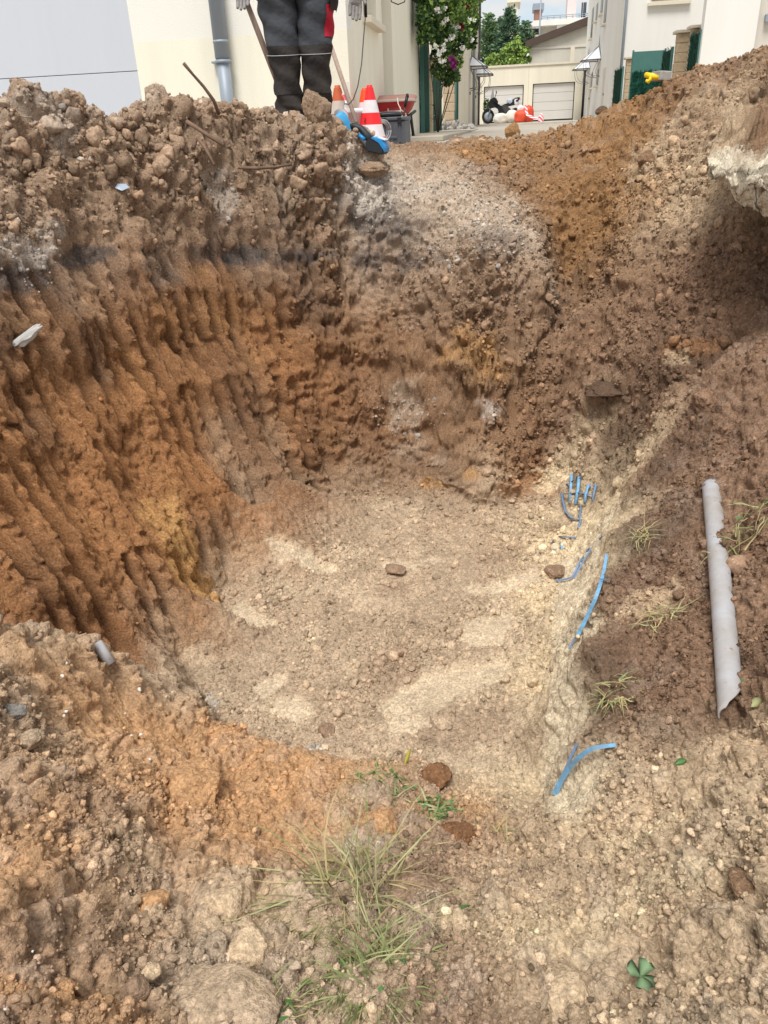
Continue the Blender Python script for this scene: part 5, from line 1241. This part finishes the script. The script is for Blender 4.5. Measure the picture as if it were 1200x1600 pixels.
# the pole in his hand, and a second tool leaning behind him
def long_tool(name, p0, p1, r, label, blade=True):
    t = empty(name, p0, 0, label, 'pole')
    p0, p1 = Vector(p0), Vector(p1); MB().tube([Vector((0, 0, 0)), (p1 - p0) * .5, p1 - p0], [r, r * 1.04, r * .9], 12).build('handle', mat('worn_wood', (172, 150, 136), .8, .15, 5, .3, 30, stretch=(9, 9, .8)), t)
    d = (p0 - p1).normalized(); s_ = Vector((1, 0, 0))
    if blade: MB().rings([[s_ * -.02 + d * -.03 + Vector((0, -.02, 0)), s_ * .02 + d * -.03 + Vector((0, -.02, 0)), s_ * .02 + d * -.03 + Vector((0, .02, 0)), s_ * -.02 + d * -.03 + Vector((0, .02, 0))], [s_ * -.1 + d * .06 + Vector((0, -.008, 0)), s_ * .1 + d * .06 + Vector((0, -.008, 0)), s_ * .1 + d * .06 + Vector((0, .008, 0)), s_ * -.1 + d * .06 + Vector((0, .008, 0))], [s_ * -.09 + d * .26 + Vector((0, -.006, 0)), s_ * .09 + d * .26 + Vector((0, -.006, 0)), s_ * .09 + d * .26 + Vector((0, .006, 0)), s_ * -.09 + d * .26 + Vector((0, .006, 0))]], smooth=False).build('blade', M_zinc, t)
long_tool('wooden_pole', PD(458, 192, 6.15), PD(377, -18, 5.86), .019, 'long wooden tool handle held slanting in the left side glove', False)
long_tool('wooden_pole', PD(557, 192, 7.3) , PD(500, 20, 8.05), .018, 'second long wooden handle leaning on the wall behind the worker', False)

# cement bag and power tool on the heap
p = hit(533, 196) ; p = PD(533, 197, 5.9)
M_blue = mat('blue_print', (64, 160, 214), .5, .06, 8)
bag = sack('cement_bag', PD(527, 199, 6.1) - Vector((0, 0, .03)), (.055, .05, .085), mat('white_paper', (222, 224, 230), .7, .05, 8, .4, 20), 'crumpled white paper bag with a blue side lying behind the heap', 'bag', 21)
bag.rotation_euler = (0, R(18), .2)
bag2 = sack('blue_bag', PD(542, 200, 5.9) - Vector((0, 0, .03)), (.05, .035, .08), M_blue, 'bright blue folded bag beside the white paper bag', 'bag', 23); bag2.rotation_euler = (0, R(-24), .3)
DT = 4.82
tc0 = PD(588, 236, DT)
pt = empty('power_tool', tc0, R(-20), 'blue and black cordless power tool lying on the earth heap', 'power tool')
M_tblue = mat('tool_blue', (40, 142, 206), .4, .04, 10); M_tgrey = mat('tool_grey', (92, 96, 100), .6, .08, 20); M_tdark = mat('tool_dark', (44, 48, 54), .55, .1, 20)
mb = MB().prism([(-.045, .0), (.055, -.02), (.06, .03), (.04, .055), (-.02, .072), (-.05, .05)], 'y', -.042, .042); bmesh.ops.bevel(mb.bm, geom=mb.bm.edges[:], offset=.006, segments=2, affect='EDGES'); mb.build('battery', M_tdark, pt)
mb = MB().prism([(.062, -.01), (.066, .02), (.045, .058), (-.012, .075), (-.012, .062), (.034, .046), (.05, .016)], 'y', -.046, .046); bmesh.ops.bevel(mb.bm, geom=mb.bm.edges[:], offset=.004, segments=2, affect='EDGES'); mb.build('blue_shell', M_tblue, pt)
MB().box(-.004, .042, -.03, .03, .069, .076, .002, Matrix.Rotation(R(20), 4, 'Y')).build('label', mat('tool_label', (200, 222, 238), .4), pt)
MB().tube([(-.03, 0, .05), (-.055, 0, .085), (-.085, 0, .118), (-.12, 0, .132), (-.14, 0, .125)], [.03, .026, .022, .022, .026], 12, flat=.8).build('handle', M_tdark, pt)
MB().tube([(-.048, -.02, .02), (-.062, -.02, .05), (-.085, -.018, .075)], [.016, .014, .01], 10).build('side_grip', M_tgrey, pt)
MB().tube([(-.058, -.024, .06), (-.09, -.02, .085)], [.012, .01], 8).build('trigger', M_tblue, pt)

# ---------------------------------------------------------------- broken slab jutting out on the right
DSL = [(1104, 250, 270, 3.52), (1110, 250, 281, 3.47), (1121, 253, 276, 3.42), (1131, 255, 285, 3.36), (1136, 256, 303, 3.33), (1147, 257, 306, 3.28), (1160, 258, 324, 3.22), (1182, 257, 336, 3.13), (1205, 256, 348, 3.05), (1260, 256, 372, 2.9), (1400, 256, 430, 2.75)]
def slab_mesh():
    nu, nv = 150, 110; out = []
    L = [0]
    for a, b in zip(DSL, DSL[1:]): L.append(L[-1] + (PD(a[0], a[1], a[3]) - PD(b[0], b[1], b[3])).length)
    for i in range(nu + 1):
        t = i / nu * L[-1]
        for k in range(len(DSL) - 1):
            if t <= L[k + 1] + 1e-9: break
        f = (t - L[k]) / (L[k + 1] - L[k]); px, yt, yb, D = [DSL[k][m] + (DSL[k + 1][m] - DSL[k][m]) * f for m in range(4)]
        T = PD(px, yt, D); B = PD(px, yb, D + .03); back = Vector((T.x * 1.3, T.y, 0)).normalized()
        K = PD(px + 10, 178 - (px - 1100) * .12, 4.25); Q = T.lerp(K, .35) - Vector((0, 0, .02))
        for j in range(nv + 1):
            s_ = j / nv
            if s_ < .2: v = B + back * (1.0 * (1 - s_ / .2)) + Vector((0, 0, .05 * (1 - s_ / .2)))
            elif s_ < .5: q_ = (s_ - .2) / .3; v = B.lerp(T, q_) - back * .03 * math.sin(q_ * 3.14)
            else:
                q_ = (s_ - .5) / .5; v = T.lerp(Q, q_ / .4) if q_ < .4 else Q.lerp(K, (q_ - .4) / .6)
            wt = float(sstep(-.02, .22, i / nu))
            if not .2 <= s_ <= .5: ref_ = B if s_ < .2 else T; v = ref_ + (v - ref_) * (.04 + .96 * wt)
            out.append(v)
    return out, nu, nv
sv_, nu, nv = slab_mesh()
co = np.array([v[:] for v in sv_]); jj = np.tile(np.arange(nv + 1) / nv, nu + 1)
face = sstep(.16, .22, jj) * sstep(.56, .5, jj); top_m = sstep(.5, .6, jj)
a_, i_ = worley(co + .03 * fbm(co, .08, 2, 68)[:, None], .13, 61); b2_, i2_ = worley(co, .05, 62); edge = sstep(1, .9, jj)
amp = .10 * np.clip(.75 - a_, 0, .45) * (.3 + i_) * 1.6 + .05 * np.clip(.7 - b2_, 0, .5) * i2_ + .06 * fbm(co, .25, 4, 63, .6) + .02 * fbm(co, .06, 3, 60, .6) + .014 * fbm(co, .03, 3, 64)
amp = amp - amp[face > .5].mean()
co[:, 0] -= amp * face * .2; co[:, 1] -= amp * face
wk_, ik_, ek_ = worley(co + .02 * fbm(co, .05, 2, 75)[:, None], .09, 74, True); blk = (ik_ - .4) * sstep(0, .14, ek_); wj_, ij_, ej_ = worley(co, .04, 76, True); blk2 = (ij_ - .4) * sstep(0, .14, ej_)
co[:, 1] -= (.07 * blk + .035 * blk2) * np.maximum(face, top_m * edge * .6); co[:, 2] += (.06 * blk + .03 * blk2) * top_m * edge
co[:, 2] += top_m * edge * (.12 * fbm(co, .2, 5, 65, .6) + .10 * (.6 - a_) * i_ + .07 * np.clip(.7 - b2_, 0, .6) * i2_ + .03 * np.clip(.6 - worley(co, .025, 73)[0], 0, 1)) + face * (.05 * fbm(co, .09, 4, 69, .65) + .02 * (i2_ - .5))
me = grid_mesh('concrete_slab', co, nu + 1, nv + 1)
mi_ = (jj.reshape(nu + 1, nv + 1)[:-1, :-1] > .52).astype(np.int32).ravel()
ca = me.attributes.new('soil', 'FLOAT_COLOR', 'POINT'); nz = fbm(co, .18, 4, 66, .6) - .9 * (sstep(.75, .5, jj) - .3)
tk = np.clip(sstep(.50, .62, jj + .10 * fbm(co, .09, 4, 67, .6)) * sstep(-.35, .05, nz + .3), 0, 1)[:, None]
fc_ = np.array(s2l((230, 219, 197))) * (1 - .35 * sstep(.05, .4, fbm(co, .1, 4, 71, .6)))[:, None]
lf = sstep(.45, .15, np.repeat(np.arange(nu + 1) / nu, nv + 1))[:, None]
cc = (fc_ * (1 - tk) + (C['MB'] * (1 - lf) + C['RT'] * lf) * tk) * (1 + .22 * fbm(co, .05, 3, 67))[:, None]
ca.data.foreach_set('color', np.concatenate([cc, np.ones((len(cc), 1))], 1).astype(np.float32).ravel())
me.materials.append(M['soil'])
slab = bpy.data.objects.new('concrete_slab', me); COL.objects.link(slab); tag(slab, 'broken pale concrete slab jutting out over the dark hollow, soil on top', 'slab')

# ---------------------------------------------------------------- plastic pipe half buried in the right bank
def on_soil(px, py, lift=0): return hit(px, py, lift=lift)
def fine_z(x_, y_): return float(samp(Zf, np.array([x_]), np.array([y_]))[0])
pa, pb = PZ(1114, 742, .70), PZ(1143, 1126, .60)
pa.z, pb.z = fine_z(pa.x, pa.y) + .007, fine_z(pb.x, pb.y) + .013
M_pvc = mat('grey_pvc', (178, 181, 188), .55, .05, 10, .1, 40, var2=(160, 154, 148))
_t = M_pvc.node_tree; _n = _t.nodes.new('ShaderNodeTexNoise'); _n.inputs['Scale'].default_value = 55; _n.inputs['Detail'].default_value = 8; _n.inputs['Roughness'].default_value = .7
_r = _t.nodes.new('ShaderNodeValToRGB'); _r.color_ramp.elements[0].position = .61; _r.color_ramp.elements[1].position = .66; _m = _t.nodes.new('ShaderNodeMix'); _m.data_type = 'RGBA'; _m.inputs['B'].default_value = (*s2l((150, 122, 98)), 1)
_b = _t.nodes['Principled BSDF']; _src = _b.inputs['Base Color'].links[0].from_socket; _tc = next(q for q in _t.nodes if q.type == 'TEX_COORD')
_t.links.new(_tc.outputs['Object'], _n.inputs['Vector']); _t.links.new(_n.outputs['Fac'], _r.inputs['Fac']); _t.links.new(_r.outputs['Color'], _m.inputs['Factor']); _t.links.new(_src, _m.inputs['A']); _t.links.new(_m.outputs['Result'], _b.inputs['Base Color'])
ax = (pb - pa).normalized(); sd = ax.cross(Vector((0, 0, 1))).normalized(); un = sd.cross(ax)
NU, NA = 70, 22; V = []; rr_ = .030
for i in range(NU + 1):
    t = i / NU; c = pa.lerp(pb, t) + Vector((0, 0, .012 * math.sin(t * 3.1)))
    rag = .3 * math.sin(i * 1.7) * math.sin(i * .43) + .2 * math.sin(i * 4.1 + 1) * math.sin(i * .9) + (.5 if .25 < t < .42 else 0)
    for j in range(NA + 1):
        a0_, a1_ = R(-25), R(150) - max(rag, -.2) * .45
        if t > .93: a1_ -= (t - .93) / .07 * R(95)
        a = a0_ + (a1_ - a0_) * j / NA
        V.append(c + (sd * math.cos(a) + un * math.sin(a)) * rr_)
outer = np.array([v[:] for v in V])
pipe_me = grid_mesh('plastic_pipe', outer, NU + 1, NA + 1); pipe_me.materials.append(M_pvc)
po = bpy.data.objects.new('plastic_pipe', pipe_me); COL.objects.link(po); tag(po, 'pale grey plastic pipe half buried along the right bank', 'pipe')
sol = po.modifiers.new('wall', 'SOLIDIFY'); sol.thickness = .004; sol.offset = 0
stub = hit(166, 1022); o = MB().tube([stub + Vector((-.03, .02, .03)), stub + Vector((.012, -.012, -.03))], .017, 14).build('pipe_stub', M_pvc); tag(o, 'short grey pipe stub poking out of the left foreground heap', 'pipe')
pf = hit(40, 529); o = stone_obj('foam_scrap', pf + Vector((.005, -.03, .012)), (.062, .02, .016), mat('white_foam', (238, 236, 232), .8, .03, 20, .8, 60), 'torn white foam scrap stuck in the left pit wall', 'foam scrap', 31, None, .5, 4, .75); o.rotation_euler = (0, R(-24), .75)
pf = hit(195, 300); o = MB().poly([(-.03, 0, .0), (.0, -.01, -.012), (.035, -.005, .0), (.02, .0, .014), (-.02, .01, .016)]).build('plastic_shard', mat('blue_grey_shard', (170, 186, 204), .4), None, pf + Vector((0, -.03, .02))); o.modifiers.new('t', 'SOLIDIFY').thickness = .003; tag(o, 'small pale blue grey plastic shard on the left heap', 'shard')
o = MB().tube([PD(1009, 117, 5.25), PD(1020, 119.5, 5.2), PD(1028, 122, 5.2)], [.015, .017, .013], 12).tube([PD(1010, 126, 5.2), PD(1014, 128, 5.18)], [.009, .009], 10).tube([PD(1018, 119, 5.2), PD(1016, 124, 5.2), PD(1013, 128, 5.2)], [.010, .010, .009], 10).build('yellow_handle', mat('yellow_plastic', (246, 206, 30), .45, .05, 8)); tag(o, 'bright yellow plastic handle lying on top of the earth mound', 'handle')
q_ = PD(1033, 118, 5.35); o = MB().box(-.04, .04, -.05, .05, -.03, .022, .006).build('concrete_block', M_rub, None, q_, (0, R(4), .3)); tag(o, 'small grey concrete block beside the yellow handle', 'block')

# ---------------------------------------------------------------- blue warning mesh torn out of the bank
M_bmesh = mat('blue_mesh', (96, 146, 200), .6, .1, 40, var2=(120, 122, 124)); M_bmesh2 = mat('pale_blue_mesh', (120, 184, 232), .5, .08, 45, var2=(112, 140, 160))
def band(pts, w, label, m_=M_bmesh, out=.02, nm='warning_tape'):
    P_ = []
    for p in pts: h_ = hit(p[0], p[1]); d = (CAMP - h_).normalized(); P_.append(h_ + d * (p[2] if len(p) > 2 else out))
    return ribbon(nm, P_, w, m_, label, 'tape', Vector((-.35, -.75, .55)), .0012, 'torn strips of blue warning mesh')
band([(866, 1242, .02), (880, 1214, .03), (898, 1190, .05), (925, 1170, .06), (962, 1164, .03)], (.017, .009), 'wide blue strip curling onto the bank nearest the camera', M_bmesh2)
band([(868, 1240, .02), (884, 1200, .02), (902, 1161, .02)], .007, 'narrow blue strip rising straight beside the wide curling strip')
band([(948, 866, .04), (944, 890, .05), (934, 925, .06), (920, 958, .05), (903, 992, .03)], (.011, .015), 'long blue strip stretched down the middle of the pale bank edge', M_bmesh2)
band([(903, 990, .03), (897, 1000, .02), (889, 1014, .02)], .007, 'thin blue end of the long strip')
band([(938, 905, .04), (952, 906, .03)], .005, 'tiny blue strand crossing the long strip')
band([(942, 838, .03), (922, 856, .03), (905, 880, .03), (892, 902, .02), (868, 907, .01)], .008, 'faint bent blue strip behind the long one')
band([(924, 856, .03), (910, 880, .03), (897, 904, .02)], .006, 'faint straight blue strand beside the bent one')
nm_ = empty('warning_mesh', hit(905, 780), 0, 'torn blue plastic mesh net hanging at the far right pit corner', 'mesh', None); n0 = Vector(nm_.location)
def strand(pts, r):
    P_ = [hit(px, py) + (CAMP - hit(px, py)).normalized() * .05 - n0 for px, py in pts]; MB().tube(P_, r, 6, flat=.4).build('strand', M_bmesh if r < .0075 else M_bmesh2, nm_)
for s_, r in (([(893, 741), (892, 760), (891, 785)], .009), ([(905, 745), (903, 765), (899, 788)], .009), ([(920, 757), (915, 772), (914, 785)], .008), ([(931, 757), (928, 770), (926, 782)], .007), ([(877, 756), (879, 780), (884, 800), (895, 810)], .007), ([(877, 756), (890, 756)], .005),
              ([(880, 772), (893, 771), (904, 769), (916, 772), (928, 773)], .006), ([(893, 752), (905, 748), (909, 743)], .005), ([(914, 772), (921, 760), (923, 755)], .006), ([(908, 788), (906, 805), (907, 815), (903, 826)], .006), ([(893, 812), (905, 812), (908, 811)], .005), ([(873, 838), (888, 839), (900, 840)], .006), ([(862, 848), (867, 860)], .007), ([(876, 848), (879, 858)], .008)): strand(s_, r)

# ---------------------------------------------------------------- sticks, stones, clods, grass
M_twig = mat('twig_bark', (128, 104, 86), .95, .2, 20, .4, 50)
for pts, r, lab in (([(342, 178, 4.06), (334, 157, 4.02), (318, 135, 4.0), (302, 117, 3.98), (287, 99, 3.95)], (.009, .008, .007, .006, .008), 'bare brown twig sticking up from the left heap in front of the wall'),
                    ([(292, 190, 3.85), (318, 207, 3.8), (350, 227, 3.75)], (.010, .009, .008), 'pale stick lying down the face of the left heap below the twig'),
                    ([(308, 215, 3.78), (320, 230, 3.75), (335, 258, 3.7)], (.008, .008, .006), 'short forked root below the pale stick'),
                    ([(372, 262, 4.1), (400, 263, 4.1), (430, 261, 4.2), (455, 257, 4.3)], (.007, .008, .007, .006), 'long thin root lying level under the worker heap'),
                    ([(302, 232, 3.76), (306, 217, 3.78)], (.010, .009), 'stubby pale stick beside the forked root')):
    pp = []
    for px, py, D in pts: h_ = hit(px, py); pp.append(PD(px, py, min(D, h_.y - .02) if py > 158 else D))
    o = MB().tube(pp, list(r), 8).build('twig', M_twig); tag(o, lab, 'twig', 'sticks and roots in the left heap')
def cmat(key):
    if 'stone_' + key in M: return M['stone_' + key]
    c = C[key]; return mat('stone_' + key, tuple(c), 1, .16, 40, .9, 120, spec=.1)
def clod_mesh(name, seed, dims, key):
    bm = bmesh.new(); bmesh.ops.create_icosphere(bm, subdivisions=5 if max(dims) > .03 else 4, radius=1)
    co = np.array([v.co[:] for v in bm.verts]); r_ = np.random.default_rng(seed)
    co = co * (1 + .30 * fbm(co, 1.0, 3, seed))[:, None]
    for _ in range(6):
        n_ = r_.normal(size=3); n_ /= np.linalg.norm(n_); co = co - np.clip(co @ n_ - r_.uniform(.5, .85), 0, 9)[:, None] * n_ * .8
    nn = co / np.linalg.norm(co, axis=1)[:, None]
    co = co + nn * (.16 * (.5 - worley(co, .55, seed)[0]) + .09 * (.5 - worley(co, .22, seed + 1)[0]) + .07 * fbm(co, .16, 3, seed + 2))[:, None]
    co = co * np.array(dims) * 1.1
    for v, c in zip(bm.verts, co): v.co = Vector(c)
    for f in bm.faces: f.smooth = True
    me = bpy.data.meshes.new(name); bm.to_mesh(me); bm.free()
    cc = C[key] * (1.04 + .25 * fbm(co + seed, .05, 3, seed) + .2 * vnoise(co, .013, seed))[:, None]
    ca = me.attributes.new('soil', 'FLOAT_COLOR', 'POINT'); ca.data.foreach_set('color', np.concatenate([cc, np.ones((len(cc), 1))], 1).astype(np.float32).ravel()); me.materials.append(M['soil'])
    return me
def clod_px(px, py, rp, key, label, name='soil_clod', cat='clod', squash=.8, seed=1, lift=.3, D=None, rough=.4, rz=0, wide=1.0):
    h_ = hit(px, py + rp * .5) if D is None else PD(px, py, D); t = (h_ - CAMP).dot(fwd); r = rp * t / FPX
    o = bpy.data.objects.new(name, clod_mesh(name, seed, (r * wide, r, r * squash), key)); COL.objects.link(o); o.location = h_ + Vector((0, 0, r * lift)); o.rotation_euler = (random.uniform(-.25, .25), random.uniform(-.25, .25), rz)
    return tag(o, label, cat)
big = [(494, 172, 20, 'GY', 'upright earth clod standing on the heap in front of the worker legs', 1.2, 4.72), (683, 1207, 23, 'BR', 'dark brown clod sitting alone at the near edge of the pit floor', .75, None),
       (300, 1218, 46, 'FO', 'large orange brown clod on the near left slope', .7, None), (20, 1110, 18, 'ST', 'rounded grey stone at the left picture edge', .8, None), (48, 1150, 22, 'FG', 'tan clod below the grey stone at the left edge', .8, None),
       (340, 1552, 64, 'FG', 'big slanting grey brown boulder at the bottom of the picture', .6, None), (350, 1400, 34, 'RL', 'pale tan lump with a hollow above the bottom boulder', .9, None), (212, 1540, 22, 'FD', 'round grey brown stone left of the bottom boulder', .8, None), (235, 1515, 15, 'RL', 'small pale stone touching the round stone by the bottom boulder', .9, None),
       (655, 1395, 44, 'FD', 'brown clod with flat cut face amid the grass', .6, None), (595, 1285, 28, 'FO', 'orange brown clod above the grass tuft', .8, None), (715, 1300, 28, 'BR', 'reddish brown clod right of the leafy tuft', .7, None),
       (920, 1322, 17, 'RT', 'solitary tan clod on the sandy slope at right', .8, None), (1170, 1380, 24, 'MB', 'smooth brown stone at the right picture edge', .6, None), (1125, 1375, 22, 'RT', 'smooth tan stone beside the brown one at right', .6, None), (1090, 1415, 16, 'RT', 'small tan stone under the two smooth stones', .7, None),
       (690, 1125, 14, 'FG', 'flat clod on the pit floor near the front', .6, None), (510, 1138, 13, 'FD', 'dark clod on the pit floor left of centre', .7, None), (868, 888, 15, 'FD', 'brown clod at the foot of the pale bank', .8, None), (620, 887, 13, 'FD', 'low dark clod on the far pit floor', .4, None), (485, 1392, 14, 'RL', 'flat pale yellowish stone above the grass', .4, None),
       (948, 600, 32, 'DK', 'long flat dark clod with a shadow under it on the right slope', .35, None), (1012, 245, 15, 'MB', 'orange clod resting on the far mound', .8, None), (940, 172, 9, 'DK', 'dark lump on the crest of the far mound', .8, None), (800, 205, 12, 'MO', 'pointed earth lump on the low far ridge', 1.0, None),
       (585, 262, 20, 'GY', 'flat grey stone slab under the power tool', .5, None), (945, 78, 0, 'ST', '', 1, None), (830, 1290, 16, 'RT', 'tan clod at the near right pit corner', .7, None), (1100, 620, 22, 'RB', 'rounded clod on the right slope above the pipe', .7, None), (1150, 1600, 40, 'RT', 'broad sandy clod in the lower right corner', .5, None), (890, 1560, 34, 'RL', 'pale flat clod near the clover leaf', .45, None),
       (500, 1500, 30, 'FG', 'tan clod left of the long grass', .7, None), (395, 1480, 36, 'RL', 'pale crumbly lump above the bottom boulder', .8, None), (240, 1400, 22, 'FO', 'orange stone lump on the lower left slope', .8, None), (560, 420, 0, 'GY', '', 1, None)]
for i, (px, py, rp, key, lab, sq, D) in enumerate(big):
    if rp: clod_px(px, py, rp, key, lab, 'stone' if 'stone' in lab or 'boulder' in lab else 'soil_clod', 'stone' if 'stone' in lab or 'boulder' in lab else 'clod', sq, 200 + i, .25, D, .42, random.uniform(0, 3), 1.25 if sq < .7 else 1)
pm = cmat('WH'); M_peb = mat('white_pebble', (222, 216, 206), .8, .1, 60)
for i, (px, py, rp) in enumerate(((46, 1091, 6), (60, 1104, 5), (64, 1118, 5), (68, 1129, 5), (100, 1120, 5), (104, 1113, 4), (98, 1058, 5), (218, 1079, 6), (205, 1152, 5), (220, 1149, 5), (235, 1188, 5), (260, 1090, 4), (113, 1203, 5), (105, 1038, 4), (10, 1578, 5), (103, 1570, 7), (52, 1489, 4), (366, 1308, 4), (270, 1083, 4), (196, 1116, 4))):
    h_ = hit(px, py); t = (h_ - CAMP).dot(fwd); stone_obj('pebble', h_ + Vector((0, 0, .004)), (rp * t / FPX * random.uniform(.5, .9), rp * t / FPX * random.uniform(.4, .7), rp * t / FPX * .5), M_peb, 'small white pebble lying on the loose soil at lower left', 'pebble', 300 + i % 5, 'white pebbles on the near left soil', random.uniform(0, 3), 2, .15)

M_gr = mat('grass_green', (138, 150, 96), .6, .2, 20, spec=.3); M_gr2 = mat('grass_straw', (190, 172, 124), .8, .15, 20); M_gr3 = mat('grass_pale', (176, 176, 128), .7, .15, 20); M_leaf2 = mat('weed_leaf', (84, 124, 70), .5, .12, 10, spec=.35)
def tuft(px, py, n, L, spread, label, mis=(0, 1, 2), droop=1.0, lean=(0, 0), wmm=.003, leaves=0):
    h_ = hit(px, py); mb = MB(); t = (h_ - CAMP).dot(fwd)
    for k in range(n):
        a = random.uniform(0, 6.28); r = random.random() ** .5 * spread; bx_, by_ = r * math.cos(a), r * math.sin(a)
        bz_ = fine_z(h_.x + bx_, h_.y + by_) - h_.z - .004
        d = Vector((random.gauss(lean[0], .6), random.gauss(lean[1], .6), random.uniform(.35, 1.0))).normalized(); l = L * random.uniform(.5, 1.2)
        p = Vector((bx_, by_, bz_)); pts = [p]; dd = d.copy()
        for j in range(5): dd = (dd + Vector((random.gauss(0, .14), random.gauss(0, .14), -.22 * droop))).normalized(); p = p + dd * l / 5; pts.append(p.copy())
        s_ = d.cross(Vector((random.gauss(0, 1), random.gauss(0, 1), .3))).normalized(); mb.mi = random.choice(mis)
        ws = [wmm * q_ * random.uniform(.7, 1.2) for q_ in (1, 1, .9, .7, .45, .05)]
        zf_ = []
        for p_, w_ in zip(pts, ws):
            g_ = fine_z(h_.x + p_.x, h_.y + p_.y) - h_.z
            if p_.z < g_ + .004: p_.z = g_ + .004 + .012 * random.random()
            zf_.append((mb.bm.verts.new(p_ - s_ * w_), mb.bm.verts.new(p_ + s_ * w_)))
        for (a0_, a1_), (b0_, b1_) in zip(zf_, zf_[1:]): f = mb.bm.faces.new((a0_, a1_, b1_, b0_)); f.material_index = mb.mi; f.smooth = True
    for k in range(leaves):
        a = random.uniform(0, 6.28); r = random.random() ** .5 * spread * 1.1; x_, y_ = r * math.cos(a), r * math.sin(a)
        leaf(mb, Vector((x_, y_, fine_z(h_.x + x_, h_.y + y_) - h_.z + random.uniform(.008, .03))), random.uniform(.008, .018), 3, 1.4, Vector((random.gauss(0, 1), random.gauss(0, 1), .2)))
    o = mb.build('grass_tuft', [M_gr, M_gr2, M_gr3, M_leaf2], None, h_, recalc=False); tag(o, label, 'grass tuft', 'grass tufts torn up with the soil')
tuft(556, 1400, 800, .26, .085, 'long tangled grass tuft hanging down in the foreground centre', (0, 2, 2, 1, 1), 1.0, (0, -.9), .0022, 18)
tuft(572, 1480, 420, .2, .06, 'straw coloured strands trailing below the long tangled tuft', (1, 2, 2, 0), 1.1, (0, -.9), .0018)
tuft(585, 1530, 150, .16, .06, 'green grass blades at the bottom centre of the picture', (0, 0, 2), 1.0, (-.2, -.2), .0022, 8)
tuft(560, 1350, 130, .15, .06, 'dry pale grass stalks above the long tangled tuft', (1, 1, 2), 1.2, (.2, -.3), .0016)
tuft(600, 1235, 70, .12, .09, 'green weeds and stalks at the near rim of the pit', (0, 2, 1), .9, (-.1, 0), .0024, 26)
tuft(676, 1268, 60, .10, .06, 'dense leafy green tuft lying below the dark brown clod', (0, 0, 2), 1.3, (.5, -.2), .003, 40)
tuft(640, 1330, 50, .09, .08, 'sparse dry blades between the brown clods', (1, 2), 1.2, (0, 0), .0015, 4)
tuft(770, 1305, 70, .09, .05, 'grey green dry tuft at the right front rim of the pit', (2, 1), 1.2, (-.3, 0), .0014)
tuft(958, 1085, 110, .11, .045, 'grass tuft hanging over the bank edge below the long blue strip', (2, 1, 1, 0), 1.8, (0, -.5), .002)
tuft(1035, 965, 40, .11, .05, 'pale dry tuft in the middle of the right bank', (1, 2), 1.3, (-.3, -.2), .0018)
tuft(1165, 835, 45, .10, .07, 'scattered grass blades right of the plastic pipe', (1, 2, 0), 1.3, (0, -.3), .002, 5)
tuft(1005, 838, 36, .12, .04, 'thin grass in the dark hollow of the right bank', (1, 2), 1.2, (-.2, -.2), .0016)
tuft(420, 1590, 50, .10, .04, 'dark green blades in the crack beside the bottom boulder', (0, 0, 1), 1.0, (0, 0), .0022, 5)
tuft(800, 1460, 14, .07, .12, 'few thin straws on the sandy slope at bottom right', (1,), 1.6, (0, 0), .0012)
tuft(1130, 1090, 16, .07, .05, 'few green stems beside the near end of the plastic pipe', (0, 2), 1.2, (.2, 0), .0018, 5)
def loose_leaf(px, py, L, W_, label, m_, rz, lift=.012, curl=.3):
    h_ = hit(px, py); n = 9; R_ = []
    for k in range(n):
        t = k / (n - 1); w_ = W_ * math.sin(math.pi * (t * .94 + .03)) ** .8; z_ = curl * L * math.sin(t * 3.1) * .35
        R_.append([Vector((t * L - L / 2, -w_, z_ + .003)), Vector((t * L - L / 2, 0, z_)), Vector((t * L - L / 2, w_, z_ + .003)), Vector((t * L - L / 2, 0, z_ - .0012))])
    o = MB().rings(R_).build('loose_leaf', m_, None, h_ + Vector((0, 0, lift)), (R(25), R(-10), rz)); tag(o, label, 'leaf')
loose_leaf(690, 1448, .13, .006, 'long curved green grass leaf arching right in the foreground', M_leaf2, .25, .03, .8)
loose_leaf(1062, 1197, .03, .008, 'single small green leaf lying on the sandy right slope', M_leaf2, .2)
loose_leaf(1180, 1105, .036, .011, 'small pale green leaf right of the plastic pipe end', M_gr3, .5)
loose_leaf(1145, 1533, .03, .006, 'tiny green leaf near the bottom right corner', M_leaf2, .4)
loose_leaf(636, 1195, .07, .006, 'upright yellowish green leaf beside the dark brown clod', mat('yellow_leaf', (172, 160, 60), .6), 1.2, .03, .2)
h_ = hit(996, 1528); cl_ = empty('clover_leaf', h_ + Vector((0, -.01, .02)), .3, 'folded green clover leaf lying on the sandy foreground', 'leaf'); cl_.scale = (.9,) * 3
for k, (a, L, dz) in enumerate(((-1.15, .034, -.1), (-1.9, .034, .05), (.45, .026, .5), (2.5, .026, .5))):
    R_ = []
    for j in range(9):
        t = j / 8; w_ = .019 * (t ** .6) * (1 - max(0, t - .75) / .25 * .75) + .0008; z_ = dz * L * t + .006 * math.sin(t * 3)
        p_ = Vector((math.cos(a), math.sin(a), 0)) * L * t; s_ = Vector((-math.sin(a), math.cos(a), 0)); R_.append([p_ - s_ * w_ + Vector((0, 0, z_ + .006 * t)), p_ + Vector((0, 0, z_)), p_ + s_ * w_ + Vector((0, 0, z_ + .006 * t)), p_ + Vector((0, 0, z_ - .0009))])
    MB().rings(R_).build('leaflet', mat('clover_green', (122, 150, 112), .6, .08, 40, spec=.3), cl_)
MB().tube([Vector((0, 0, 0)), Vector((.004, -.012, .0)), Vector((.012, -.02, -.01))], .0012, 6).build('stalk', M_gr3, cl_)
